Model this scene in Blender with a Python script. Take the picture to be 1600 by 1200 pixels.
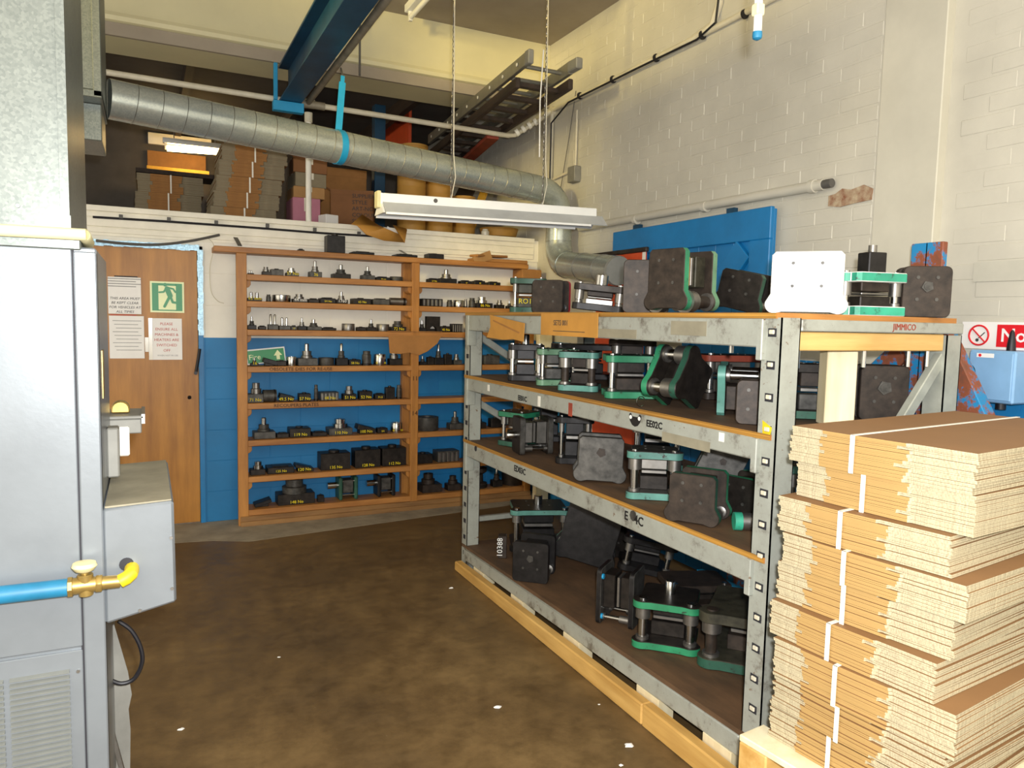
import bpy, bmesh, math, random
from mathutils import Vector, Matrix, Euler
random.seed(7)
PI = math.pi
SC = bpy.context.scene
COL = SC.collection
for o in list(bpy.data.objects): bpy.data.objects.remove(o)

# ------------------------------------------------------------------ camera
FPX = 1160.19
_y, _p, _r = .45900755, .08617612, -.02250501
_f = Vector((math.sin(_y)*math.cos(_p), math.cos(_y)*math.cos(_p), -math.sin(_p)))
_rt = Vector((math.cos(_y), -math.sin(_y), 0)); _dn = _f.cross(_rt)
CR = math.cos(_r)*_rt + math.sin(_r)*_dn
CD = -math.sin(_r)*_rt + math.cos(_r)*_dn
CF = _f
EYE = Vector((0, 0, 1.52))
cam_d = bpy.data.cameras.new('camera'); cam = bpy.data.objects.new('camera', cam_d); COL.objects.link(cam)
cam_d.sensor_fit = 'HORIZONTAL'; cam_d.sensor_width = 36; cam_d.lens = FPX/1600*36
cam_d.clip_start = .02; cam_d.clip_end = 100
U_ = -CD; B_ = -CF
cam.matrix_world = Matrix(((CR.x, U_.x, B_.x, EYE.x), (CR.y, U_.y, B_.y, EYE.y), (CR.z, U_.z, B_.z, EYE.z), (0, 0, 0, 1)))
SC.camera = cam
# ------------------------------------------------------------------ light
w = bpy.data.worlds.new('hall_light'); SC.world = w; w.use_nodes = True
bg = w.node_tree.nodes['Background']; bg.inputs[0].default_value = (1, .90, .72, 1); bg.inputs[1].default_value = 1.6
fl_d = bpy.data.lights.new('camera_flash', 'SPOT'); fl_d.energy = 280; fl_d.shadow_soft_size = .025
fl_d.spot_size = math.radians(120); fl_d.spot_blend = .5; fl_d.color = (.97, .98, 1)
fl = bpy.data.objects.new('camera_flash', fl_d); COL.objects.link(fl)
fl.location = EYE + CR*.05 + U_*.075
fl.rotation_euler = (CF).to_track_quat('-Z', 'Y').to_euler()
hl_d = bpy.data.lights.new('hall_tube_lamp', 'AREA'); hl_d.shape = 'RECTANGLE'; hl_d.size = 1.5; hl_d.size_y = .12; hl_d.energy = 32; hl_d.color = (1, .78, .28); hl_d.spread = math.radians(48)
hl = bpy.data.objects.new('hall_tube_lamp', hl_d); COL.objects.link(hl); hl.location = (-2.7, 1.5, 3.52)
hl.rotation_euler = Vector((5.7, 3.3, -.05)).to_track_quat('-Z', 'Z').to_euler()
SC.view_settings.view_transform = 'Standard'; SC.view_settings.look = 'None'
SC.view_settings.gamma = 1; SC.view_settings.use_curve_mapping = False
SC.view_settings.exposure = 0.36

def P(u, v, **k):
    """world point where the sight line of photo pixel (u, v) meets the plane x=, y= or z="""
    d = CR*((u-800)/FPX) + CD*((v-600)/FPX) + CF
    (a, val), = k.items(); i = 'xyz'.index(a)
    return EYE + d*((val-EYE[i])/d[i])
def ppm(p): return FPX/(CF.dot(Vector(p)-EYE))

# ------------------------------------------------------------------ materials
def lin(h):
    if not isinstance(h, str): return tuple(h)
    c = [int(h[i:i+2], 16)/255 for i in (0, 2, 4)]
    return tuple(x/12.92 if x <= .04045 else ((x+.055)/1.055)**2.4 for x in c)
MATS = {}
class NT:
    def __init__(s, name):
        s.m = bpy.data.materials.new(name); s.m.use_nodes = True; s.t = s.m.node_tree
        s.b = s.t.nodes['Principled BSDF']; MATS[name] = s.m
    def n(s, typ, **k):
        q = s.t.nodes.new(typ)
        for a, v in k.items(): setattr(q, a, v)
        return q
    def l(s, a, b): s.t.links.new(a, b)
    def noise(s, scale, detail=4, vec=None, rough=.6):
        q = s.n('ShaderNodeTexNoise'); q.inputs['Scale'].default_value = scale; q.inputs['Detail'].default_value = detail; q.inputs['Roughness'].default_value = rough
        if vec is not None: s.l(vec, q.inputs['Vector'])
        return q
    def coord(s, stretch=None, kind='Object'):
        tc = s.n('ShaderNodeTexCoord'); o = tc.outputs[kind]
        if stretch:
            mp = s.n('ShaderNodeMapping'); mp.inputs['Scale'].default_value = stretch; s.l(o, mp.inputs[0]); o = mp.outputs[0]
        return o
    def ramp(s, fac, stops):
        r = s.n('ShaderNodeValToRGB'); e = r.color_ramp.elements
        while len(e) < len(stops): e.new(.5)
        for el, (p, c) in zip(e, stops): el.position = p; el.color = (*lin(c), 1)
        s.l(fac, r.inputs[0]); return r.outputs[0]
    def mix(s, fac, a, b, mode='MIX'):
        q = s.n('ShaderNodeMix', data_type='RGBA', blend_type=mode)
        for idx, v in ((0, fac), (6, a), (7, b)):
            if hasattr(v, 'links'): s.l(v, q.inputs[idx])
            else: q.inputs[idx].default_value = v if idx == 0 else (*lin(v), 1)
        return q.outputs[2]
    def bump(s, h, strength=.3, dist=.01):
        q = s.n('ShaderNodeBump'); q.inputs['Strength'].default_value = strength; q.inputs['Distance'].default_value = dist
        s.l(h, q.inputs['Height']); s.l(q.outputs[0], s.b.inputs['Normal'])
    def fin(s, color, rough=.6, metal=0, spec=.5):
        if hasattr(color, 'links'): s.l(color, s.b.inputs['Base Color'])
        else: s.b.inputs['Base Color'].default_value = (*lin(color), 1)
        if hasattr(rough, 'links'): s.l(rough, s.b.inputs['Roughness'])
        else: s.b.inputs['Roughness'].default_value = rough
        s.b.inputs['Metallic'].default_value = metal; s.b.inputs['Specular IOR Level'].default_value = spec
        return s.m
def hx(h, k):
    return tuple(min(1, c*k) for c in lin(h))
def mk(name, col, rough=.6, metal=0, var=.22, scale=9, bump=0, bs=70, spec=.5, stretch=None, col2=None, world=False):
    t = NT(name); c = t.coord(stretch)
    if world: c = t.n('ShaderNodeNewGeometry').outputs['Position']
    nz = t.noise(scale, 5, c)
    a = hx(col, 1-var); b = lin(col2) if col2 else hx(col, 1+var)
    color = t.ramp(nz.outputs[0], [(.3, a), (.7, b)])
    if bump:
        n2 = t.noise(bs, 4, c); t.bump(n2.outputs[0], bump, .004)
    return t.fin(color, rough, metal, spec)

# two-tone painted walls: cream above, blue below the paint line
def paint(name, upper, lower, line, rough=.55):
    t = NT(name); g = t.n('ShaderNodeNewGeometry'); sp = t.n('ShaderNodeSeparateXYZ'); t.l(g.outputs['Position'], sp.inputs[0])
    gt = t.n('ShaderNodeMath', operation='GREATER_THAN'); gt.inputs[1].default_value = line; t.l(sp.outputs['Z'], gt.inputs[0])
    nz = t.noise(1.7, 6, g.outputs['Position']); n3 = t.noise(35, 4, g.outputs['Position'])
    up = t.ramp(nz.outputs[0], [(.3, hx(upper, .84)), (.6, upper), (.8, hx(upper, 1.06))])
    lo = t.ramp(nz.outputs[0], [(.3, hx(lower, .8)), (.7, hx(lower, 1.15))])
    t.bump(n3.outputs[0], .25, .004)
    return t.fin(t.mix(gt.outputs[0], lo, up), rough)
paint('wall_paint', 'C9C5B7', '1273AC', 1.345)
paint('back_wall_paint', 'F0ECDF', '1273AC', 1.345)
mk('fascia_paint', 'F0EBDA', .6, var=.1, scale=5, bump=.12)
mk('plaster', 'C6C2B2', .65, var=.1, scale=2.5, bump=.2, bs=25, world=True)
mk('beam_paint', 'D6CEA6', .6, var=.06, scale=2, bump=.1, world=True)
mk('ceiling_paint', '9C9180', .8, var=.12, scale=2, bump=.1, world=True)
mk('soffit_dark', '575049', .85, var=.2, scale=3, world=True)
mk('scar_brick', 'A56A4C', .9, var=.4, scale=30, bump=.6, col2='B8A88C')
mk('grey_patch_paint', 'BDBAAC', .7, var=.06)
def floor_mat():
    t = NT('floor_concrete'); p = t.n('ShaderNodeNewGeometry').outputs['Position']
    a = t.noise(1.1, 7, p, .65); b = t.noise(9, 6, p, .7); c = t.noise(70, 3, p)
    base = t.ramp(a.outputs[0], [(.3, '584730'), (.5, '6C5636'), (.68, '826A44')])
    d = t.ramp(b.outputs[0], [(.3, (.45,.43,.42)), (.6, (1,1,1)), (.8, (1.25,1.2,1.15))])
    col = t.mix(.75, base, d, 'MULTIPLY')
    sp = t.ramp(c.outputs[0], [(.70, (0,0,0)), (.78, (.25,.23,.2))])
    col = t.mix(.35, col, sp, 'ADD')
    rg = t.ramp(b.outputs[0], [(.3, (.38,.38,.38)), (.7, (.62,.62,.62))])
    t.bump(c.outputs[0], .12, .003)
    return t.fin(col, rg, 0, .35)
floor_mat()
mk('pale_concrete', '968B76', .85, var=.3, scale=6, bump=.3, col2='A29780', world=True)
def wood(name, a, b, rough=.55, stretch=(1, 1, .12), scale=14, bump=.08):
    t = NT(name); c = t.coord(stretch); n1 = t.noise(scale, 6, c, .65); n2 = t.noise(2.5, 3, t.coord())
    col = t.ramp(n1.outputs[0], [(.3, a), (.7, b)])
    col = t.mix(.5, col, t.ramp(n2.outputs[0], [(.3, (.6,.55,.5)), (.7, (1.1,1.1,1.1))]), 'MULTIPLY')
    t.bump(n1.outputs[0], bump, .003); return t.fin(col, rough)
wood('door_veneer', '96621E', 'BE8432', .45, (1.2, 1, .12), 10)
wood('shelf_wood', '96602A', 'C48A48', .5, (.12, 1, 1), 16)
wood('upright_wood', '94602A', 'C4883F', .5)
wood('plinth_wood', '6B4A2A', 'A37A47', .6, (.12, 1, 1), 12)
wood('pine_long', 'B88A42', 'DDB46A', .6, (1, .08, 1), 14, .15)
wood('pine_x', 'B88A42', 'E0BC78', .6, (.08, 1, 1), 14, .15)
wood('white_timber', 'D8C79A', 'F0E6C6', .6, (1, 1, .1), 12)
wood('ply_top', '4A3826', '74563A', .7, (1, .3, 1), 9)
wood('ply_edge', '5A3A14', 'D09A42', .6, (.3, .03, 14), 22, .3)
wood('dark_ladder_wood', '2A221C', '4A3A2E', .7, (1, .1, 1))
def galv(name, a, b, scale, rough, metal=.75):
    t = NT(name); c = t.coord(); v = t.n('ShaderNodeTexVoronoi'); v.inputs['Scale'].default_value = scale; t.l(c, v.inputs[0])
    h = t.n('ShaderNodeSeparateXYZ'); t.l(v.outputs['Color'], h.inputs[0]); nz = t.noise(5, 5, c)
    col = t.ramp(h.outputs[0], [(0, a), (1, b)])
    col = t.mix(.35, col, t.ramp(nz.outputs[0], [(.3, hx(a, .8)), (.7, hx(b, 1.1))]))
    return t.fin(col, rough, metal)
galv('galvanised', '626864', '7E837D', 170, .42, .55)
galv('duct_galvanised', '9FA8A4', 'BAC0B8', 140, .27, .55)
mk('heater_grey', '7C8287', .31, .25, var=.12, scale=3.5, bump=.05)
mk('heater_top_dust', '8B8571', .75, 0, var=.2, scale=8)
mk('seam_dark', '24242A', .7, var=.1)
mk('louvre_grey', '777A76', .5, .2, var=.15)
mk('tin_grey', '85847D', .6, .2, var=.15)
mk('rack_grey', '9EA197', .45, .15, var=.16, scale=14, bump=.05, bs=40)
def rack_worn():
    t = NT('rack_worn'); c = t.n('ShaderNodeNewGeometry').outputs['Position']
    a = t.noise(7, 8, c, .75); b = t.noise(30, 6, c, .7)
    col = t.ramp(a.outputs[0], [(.34, '6B665C'), (.45, '9C9E94'), (.75, 'ABAFA5')])
    r = t.ramp(b.outputs[0], [(.64, (0,0,0)), (.70, (1,1,1))])
    col = t.mix(r, col, '6A4A2C'); return t.fin(col, .5, .1)
rack_worn()
mk('steel', 'B9B9B6', .22, 1, var=.1)
mk('steel_dull', '8A8782', .4, .9, var=.2, scale=20)
mk('die_dark', '2A2521', .45, .5, var=.55, scale=24, bump=.1)
mk('die_brown', '332A23', .55, .3, var=.55, scale=24, bump=.1)
mk('die_black', '1F1D1D', .45, .4, var=.55, scale=24, bump=.08)
mk('die_grey', '4C4A46', .5, .45, var=.55, scale=24)
mk('die_olive', '3C3A2E', .5, .3, var=.55, scale=24)
mk('polished_plate', 'E4E4E0', .32, .35, var=.05)
def chipped(name, c):
    t = NT(name); p = t.coord(); a = t.noise(26, 8, p, .75); b = t.noise(7, 4, p)
    base = t.ramp(b.outputs[0], [(.3, hx(c, .62)), (.7, hx(c, 1.12))])
    m = t.ramp(a.outputs[0], [(.36, (1, 1, 1)), (.42, (0, 0, 0))])
    t.bump(a.outputs[0], .2, .003)
    return t.fin(t.mix(m, base, '2A2622'), .45, .05)
chipped('green', '2F8A62')
chipped('green_dark', '2C5A48')
chipped('green_bright', '2F8F62')
chipped('green_pale', '6F9A78')
chipped('teal', '5C9488')
chipped('teal_bright', '36A585')
mk('red', 'A3202C', .5, var=.2); mk('red_brown', '8A3A26', .6, var=.3)
mk('orange_paint', 'D8542A', .5, var=.1)
mk('blue_paint', '1173AE', .45, 0, var=.15, scale=4, bump=.1)
mk('blue_strap', '1B93C4', .5, var=.1)
mk('blue_dark_steel', '16425E', .45, .2, var=.25, scale=6)
mk('blue_pipe', '1E6F93', .45, var=.2, scale=12)
mk('sky_blue', '7FA9CF', .5, 0, var=.08)
def rust():
    t = NT('rusty_blue'); c = t.coord(); a = t.noise(13, 8, c, .7)
    col = t.ramp(a.outputs[0], [(.46, '1C7FB4'), (.52, '8A4A2E'), (.7, '6A4636')]); return t.fin(col, .65)
rust()
mk('brass', 'A68C50', .4, .7, var=.25, scale=20); mk('yellow', 'D9C21C', .5, var=.15); mk('valve_cream', 'D8CFA0', .5, var=.1)
mk('black_rubber', '15141A', .5, var=.2); mk('cable_grey', '55534F', .6, var=.1)
mk('white_enamel', 'EFEFEA', .35, 0, var=.04, scale=6); mk('reflector_grey', 'B9BCBC', .5, .1, var=.1, scale=7)
mk('white_plastic', 'E9E6DA', .5, var=.05); mk('conduit_paint', 'CFC8B2', .55, var=.12); mk('old_pipe', '8C8472', .6, .2, var=.25, scale=12)
mk('paper', 'ECEAE6', .5, var=.03); mk('ink', '3A3838', .8, var=.1); mk('ink_red', 'C05A50', .8, var=.1); mk('ink_grey', '9A9A98', .8)
mk('sign_green', '118A4E', .4, var=.05); mk('sign_cream', 'E6EDB4', .4, var=.04); mk('sign_red', 'D81E28', .4, var=.05)
mk('bubble_film', 'A8CFE6', .25, .2, var=.3, scale=60, bump=.6, bs=90)
mk('chalk_yellow', 'E8D21E', .8, var=.1); mk('chalk_white', 'E8E8E4', .8, var=.1); mk('stencil_black', '14110F', .7)
mk('marker_brown', '3E2412', .8)
mk('kraft', 'A6854F', .75, 0, var=.07, scale=6, bump=.05); mk('kraft_top', '84603A', .7, 0, var=.06, scale=5)
def edge_mat(name, a, b):
    t = NT(name); c = t.coord((260, 260, 40)); n1 = t.noise(1.0, 3, c, .8); t.bump(n1.outputs[0], .5, .002)
    return t.fin(t.ramp(n1.outputs[0], [(.25, a), (.65, b)]), .9)
edge_mat('board_edge', '8A7E64', 'BCB08F')
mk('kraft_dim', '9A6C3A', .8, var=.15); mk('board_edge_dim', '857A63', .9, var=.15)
mk('carton_brown', '7E5430', .8, var=.15, scale=4); mk('carton_tan', 'A47C4C', .8, var=.12); mk('pink_board', 'B27486', .8, var=.08)
mk('keg_board', 'B98A3E', .6, var=.12, scale=4); mk('kraft_paper', 'C08A3C', .6, var=.15, scale=5, bump=.2, bs=12)
mk('old_card', 'A2713C', .8, var=.15)
mk('aluminium', '8D8B80', .45, .6, var=.15, scale=9)
mk('yellow_plank', 'D8A63A', .6, var=.15)
def emis(name, col, s):
    t = NT(name); t.b.inputs['Emission Color'].default_value = (*lin(col), 1); t.b.inputs['Emission Strength'].default_value = s
    return t.fin(col, .5)
emis('lit_tube', 'FFD890', 22)
mk('tube_glass_off', 'F2F2EE', .2, var=.02)
mk('clear_tape', 'D8D2C0', .2, var=.1)
mk('litter', 'F0EEE8', .7, var=.05)

# ------------------------------------------------------------------ mesh helpers
class MB:
    def __init__(s): s.v = []; s.f = []; s.m = []
    def add(s, vs, fs, mi=0):
        o = len(s.v); s.v += [tuple(v) for v in vs]; s.f += [tuple(i+o for i in f) for f in fs]; s.m += [mi]*len(fs); return s
    def box(s, x0, x1, y0, y1, z0, z1, mi=0):
        vs = [(x0,y0,z0),(x1,y0,z0),(x1,y1,z0),(x0,y1,z0),(x0,y0,z1),(x1,y0,z1),(x1,y1,z1),(x0,y1,z1)]
        return s.add(vs, [(0,3,2,1),(4,5,6,7),(0,1,5,4),(1,2,6,5),(2,3,7,6),(3,0,4,7)], mi)
    def cbox(s, c, sz, rot=None, mi=0):
        k = MB().box(-sz[0]/2, sz[0]/2, -sz[1]/2, sz[1]/2, -sz[2]/2, sz[2]/2)
        R = rot.to_matrix() if rot else Matrix.Identity(3); c = Vector(c)
        return s.add([R @ Vector(v)+c for v in k.v], k.f, mi)
    def bar(s, a, b, w, h, mi=0, up=(0, 0, 1)):
        """rectangular bar from a to b, w across, h along 'up'"""
        a, b = Vector(a), Vector(b); d = (b-a).normalized(); x = d.cross(Vector(up)).normalized(); y = x.cross(d)
        vs = [q+x*sx*w/2+y*sy*h/2 for q in (a, b) for sx, sy in ((-1,-1),(1,-1),(1,1),(-1,1))]
        return s.add(vs, [(0,1,2,3),(7,6,5,4),(0,4,5,1),(1,5,6,2),(2,6,7,3),(3,7,4,0)], mi)
    def cyl(s, a, b, r, r2=None, n=16, mi=0, cap=True):
        a, b = Vector(a), Vector(b); d = (b-a).normalized(); x = d.orthogonal().normalized(); y = d.cross(x); r2 = r if r2 is None else r2
        vs = [a+(x*math.cos(2*PI*i/n)+y*math.sin(2*PI*i/n))*r for i in range(n)] + [b+(x*math.cos(2*PI*i/n)+y*math.sin(2*PI*i/n))*r2 for i in range(n)]
        fs = [(i, (i+1) % n, n+(i+1) % n, n+i) for i in range(n)]
        if cap: fs += [tuple(range(n-1, -1, -1)), tuple(range(n, 2*n))]
        return s.add(vs, fs, mi)
    def tube(s, pts, r, n=10, mi=0, cap=True):
        pts = [Vector(p) for p in pts]; rings = []; x = None
        for i, p in enumerate(pts):
            d = (pts[min(i+1, len(pts)-1)]-pts[max(i-1, 0)]).normalized()
            x = d.orthogonal().normalized() if x is None else (x-d*x.dot(d)).normalized()
            y = d.cross(x); rr = r[i] if isinstance(r, (list, tuple)) else r
            rings.append([p+(x*math.cos(2*PI*k/n)+y*math.sin(2*PI*k/n))*rr for k in range(n)])
        vs = [v for q in rings for v in q]; fs = []
        for i in range(len(pts)-1):
            for k in range(n): fs.append((i*n+k, i*n+(k+1) % n, (i+1)*n+(k+1) % n, (i+1)*n+k))
        if cap: fs += [tuple(range(n-1, -1, -1)), tuple(range((len(pts)-1)*n, len(pts)*n))]
        return s.add(vs, fs, mi)
    def lathe(s, prof, c=(0, 0, 0), n=20, mi=0):
        c = Vector(c); m = len(prof); vs = []
        for r, z in prof: vs += [c+Vector((r*math.cos(2*PI*k/n), r*math.sin(2*PI*k/n), z)) for k in range(n)]
        fs = [(i*n+k, i*n+(k+1) % n, (i+1)*n+(k+1) % n, (i+1)*n+k) for i in range(m-1) for k in range(n)]
        if prof[0][0] > 1e-6: fs.append(tuple(range(n-1, -1, -1)))
        if prof[-1][0] > 1e-6: fs.append(tuple(range((m-1)*n, m*n)))
        return s.add(vs, fs, mi)
    def prism(s, out, z0, z1, mi=0):
        n = len(out); vs = [(x, y, z0) for x, y in out]+[(x, y, z1) for x, y in out]
        return s.add(vs, [tuple(range(n-1, -1, -1)), tuple(range(n, 2*n))]+[(i, (i+1) % n, n+(i+1) % n, n+i) for i in range(n)], mi)
    def quad(s, a, b, c, d, mi=0): return s.add([a, b, c, d], [(0, 1, 2, 3)], mi)
    def xf(s, mat): s.v = [tuple(mat @ Vector(v)) for v in s.v]; return s
    def mesh(s, name, mats, bev=0, smooth=True):
        me = bpy.data.meshes.new(name); me.from_pydata(s.v, [], s.f)
        for m in mats: me.materials.append(MATS[m])
        if len(mats) > 1: me.polygons.foreach_set('material_index', s.m)
        if bev:
            bm = bmesh.new(); bm.from_mesh(me)
            es = [e for e in bm.edges if len(e.link_faces) == 2 and e.calc_face_angle(0) > .9]
            bmesh.ops.bevel(bm, geom=es, offset=bev, segments=1, affect='EDGES', clamp_overlap=True)
            bm.to_mesh(me); bm.free()
        if smooth:
            me.polygons.foreach_set('use_smooth', [True]*len(me.polygons)); me.set_sharp_from_angle(angle=math.radians(35))
        return me
def link(name, me, parent=None, loc=None, rot=None):
    o = bpy.data.objects.new(name, me); COL.objects.link(o)
    if parent is not None: o.parent = parent
    if loc is not None: o.location = loc
    if rot is not None: o.rotation_euler = rot
    return o
def obj(name, mb, mat, parent=None, bev=0, loc=None, rot=None, smooth=True):
    mats = [mat] if isinstance(mat, str) else list(mat)
    return link(name, mb.mesh(name, mats, bev, smooth), parent, loc, rot)
def tag(o, label, cat, group=None):
    o['label'] = label; o['category'] = cat
    if group: o['group'] = group
    return o
def struct(o, label=None):
    o['kind'] = 'structure'
    if label: o['label'] = label
    return o
def thing(name, label, cat, loc=(0, 0, 0), rotz=0, group=None):
    o = bpy.data.objects.new(name, None); COL.objects.link(o); o.location = loc; o.rotation_euler = (0, 0, rotz)
    o.empty_display_size = .05
    return tag(o, label, cat, group)
def one(name, mb, mat, label, cat, group=None, bev=0, loc=None, rot=None):
    return tag(obj(name, mb, mat, None, bev, loc, rot), label, cat, group)
def box(*a): return MB().box(*a)
def text(body, size, mat, parent, mtx, name='lettering', ext=.0008, ax='CENTER', shear=0, bold=0):
    cu = bpy.data.curves.new(name, 'FONT'); cu.body = body; cu.size = size; cu.extrude = ext; cu.align_x = ax; cu.align_y = 'CENTER'; cu.shear = shear; cu.offset = bold; cu.resolution_u = 2
    t = bpy.data.objects.new(name, cu); me = bpy.data.meshes.new_from_object(t)
    bpy.data.objects.remove(t); bpy.data.curves.remove(cu)
    me.materials.clear(); me.materials.append(MATS[mat]); me.transform(mtx)
    return link(name, me, parent)
def face_mtx(pos, normal, up=(0, 0, 1), roll=0):
    """matrix that puts flat x-y artwork on a surface at pos facing 'normal'"""
    n = Vector(normal).normalized(); x = Vector(up).cross(n).normalized(); y = n.cross(x)
    m = Matrix(((x.x, y.x, n.x, pos[0]), (x.y, y.y, n.y, pos[1]), (x.z, y.z, n.z, pos[2]), (0, 0, 0, 1)))
    return m @ Matrix.Rotation(roll, 4, 'Z')
def arc(cx, cy, r, a0, a1, n=8):
    return [(cx+r*math.cos(math.radians(a0+(a1-a0)*i/n)), cy+r*math.sin(math.radians(a0+(a1-a0)*i/n))) for i in range(n+1)]
def cr(pts, k=6):
    """smooth a polyline (Catmull-Rom)"""
    p = [Vector(q) for q in pts]; p = [p[0]*2-p[1]]+p+[p[-1]*2-p[-2]]; out = []
    for i in range(1, len(p)-2):
        a, b, c, d = p[i-1:i+3]
        for j in range(k):
            t = j/k; out.append(.5*((2*b)+(c-a)*t+(2*a-5*b+4*c-d)*t*t+(3*b-a-3*c+d)*t**3))
    return out+[p[-2]]
def drop(root, z):
    """lower or raise a thing so that its lowest point rests at z"""
    R = Matrix.LocRotScale(root.location, root.rotation_euler, None); lo = 1e9
    def walk(o, m):
        nonlocal lo
        for c in o.children:
            cm = m @ Matrix.LocRotScale(c.location, c.rotation_euler, None)
            for v in c.data.vertices: lo = min(lo, (cm @ v.co).z)
            walk(c, cm)
    if root.type == 'MESH':
        for v in root.data.vertices: lo = min(lo, (R @ v.co).z)
    walk(root, R); root.location.z += z-lo
# ------------------------------------------------------------------ the room
YB, XR, ZC = 5.73, 3.05, 3.79
struct(obj('floor', box(-4, 3.4, -3, 5.9, -.1, 0), 'floor_concrete', smooth=False), 'worn brown concrete workshop floor')
struct(obj('trim_1', MB().prism([(-.75, 5.42), (.38, 5.24), (.6, 5.13), (2.0, 5.30), (3.05, 5.42), (3.05, 5.73), (-.75, 5.73)], 0, .0015), 'pale_concrete'), 'pale bare concrete strip along the back wall')
struct(obj('ceiling', box(-4, 3.4, 1.3, 5.62, ZC, ZC+.1), 'ceiling_paint', smooth=False))
# back wall of painted blocks with the door opening
DX0, DX1, DZ = -.43, .335, 1.955
wb = struct(obj('wall_back', box(-4, DX0-.05, YB+.0012, YB+.14, 0, 2.1).box(DX1+.035, 3.2, YB+.0012, YB+.14, 0, 2.1).box(DX0-.05, DX1+.035, YB+.004, YB+.14, DZ+.03, 2.1), 'back_wall_paint', smooth=False), 'cream over blue painted block wall behind the shelving')
blk = {}
def block_mesh(w, h, d=.016):
    k = (round(w, 3), h)
    if k not in blk: blk[k] = MB().box(-w/2, w/2, 0, d, -h/2, h/2).mesh('block', ['back_wall_paint'], .0015)
    return blk[k]
for r in range(9):
    x = DX1+.045; off = .22 if r % 2 else .44; first = True
    while x < 3.04:
        wd = min(off if first else .44, 3.045-x); first = False
        if wd > .05: link('block', block_mesh(wd, .222), wb, (x+wd/2, YB-.001, .1125+.225*r))
        x += wd+.004
# right wall of painted brick
wr = struct(obj('wall_right', box(XR+.0016, XR+.3, 2.12, 9.2, 0, ZC).box(XR+.0466, XR+.3, -.5, 2.12, 0, ZC), 'wall_paint', smooth=False), 'cream painted brick wall with blue lower band')
bm_full = MB().box(0, .02, -.108, .108, -.033, .033).mesh('brick', ['wall_paint'], .003)
bm_half = MB().box(0, .02, -.052, .052, -.033, .033).mesh('brick', ['wall_paint'], .003)
cand = []
for r in range(50):
    z = .0375+.075*r
    for sec, (ya, yb, xf) in enumerate(((2.42, 9.1, XR), (.4, 2.11, XR+.045))):
        if sec == 1: ya = .4
        y = ya+.11 if r % 2 == 0 else ya+.057
        half = r % 2 == 1
        while y < yb:
            hl = .108 if not half else .052
            if y+hl > yb: break
            cand.append((xf, y, z, half)); y += hl+.0045+.108; half = False
def seen(c):
    p = Vector((c[0], c[1], c[2])); d = p-EYE; dz = d.dot(CF)
    if dz <= 0: return 0
    u = 800+FPX*d.dot(CR)/dz; v = 600+FPX*d.dot(CD)/dz
    return (0 < u < 1600 and -20 < v < 1200 and p.z > 1.3 and not (2.97 < p.y < 4.46 and p.z < 2.15)) and 1/dz
cand.sort(key=lambda c: -seen(c))
rest = MB()
for i, (xf, y, z, half) in enumerate(cand):
    j = random.Random(i); off = Vector((xf+j.uniform(-.0012, .001), y, z))
    if i < 300: link('brick', bm_half if half else bm_full, wr, off, (j.uniform(-.01, .01), j.uniform(-.012, .012), j.uniform(-.006, .006)))
    else:
        hl = .052 if half else .108; rest.box(off.x, off.x+.02, y-hl, y+hl, z-.033, z+.033)
rb = obj('brickwork', rest, 'wall_paint', wr, smooth=False); rb['kind'] = 'stuff'
obj('plaster_panel', box(XR-.004, XR+.05, 2.112, 2.415, 0, ZC), 'plaster', wr, .004)
sc = MB(); j = random.Random(3)
pts = [(0, 0), (.07, -.012), (.15, -.005), (.245, .0), (.25, .05), (.2, .075), (.13, .062), (.08, .075), (.04, .055), (0, .05)]
sc.prism([(a, b) for a, b in pts], 0, .006); sc.xf(face_mtx((XR-.003, 2.67, 2.115), (-1, 0, 0)))
obj('bare_brick_patch', sc, 'scar_brick', wr)['label'] = 'exposed bare brick where paint has come off'
obj('patch', box(XR+.040, XR+.046, 1.45, 1.95, 1.72, 1.80), 'grey_patch_paint', wr)['label'] = 'grey rectangle of old paint'
# concrete beam and mezzanine shell
bs = struct(obj('trim_2', box(-4, XR, 5.60, 6.0, 3.29, ZC), 'beam_paint', smooth=False), 'cream concrete ceiling beam with rounded lip')
lip = MB(); lip.prism([(0, 0), (.035, .01), (.045, .035), (.035, .06), (0, .07)], 0, 7.05)
lip.xf(Matrix(((0, 0, 1, -4), (-1, 0, 0, 5.601), (0, 1, 0, 3.365), (0, 0, 0, 1)))); obj('lip', lip, 'beam_paint', bs)
obj('lower_band', box(-4, XR, 5.585, 5.61, 3.285, 3.366), 'ceiling_paint', bs)
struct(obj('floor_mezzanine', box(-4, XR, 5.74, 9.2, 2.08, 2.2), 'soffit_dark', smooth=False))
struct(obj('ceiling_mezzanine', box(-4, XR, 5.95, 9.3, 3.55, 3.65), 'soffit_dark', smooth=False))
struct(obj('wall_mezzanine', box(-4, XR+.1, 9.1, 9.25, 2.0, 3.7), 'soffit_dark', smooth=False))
for i, x in enumerate((-.6, .35, 1.32, 2.2)):
    struct(obj('trim_%d' % (6+i), box(x-.03, x+.03, 6.0, 9.1, 3.42, 3.55), 'dark_ladder_wood'))
fa = struct(obj('trim_3', box(-4, XR, YB-.012, YB+.05, 2.02, 2.20), 'fascia_paint', smooth=False), 'cream boarded edge of the mezzanine')
for z0, z1, y0 in ((2.038, 2.075, 5.708), (2.079, 2.135, 5.706), (2.139, 2.172, 5.708), (2.178, 2.215, 5.692)):
    obj('board', box(-2.2, 3.0, y0, YB, z0, z1), 'fascia_paint', fa, .003)

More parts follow.
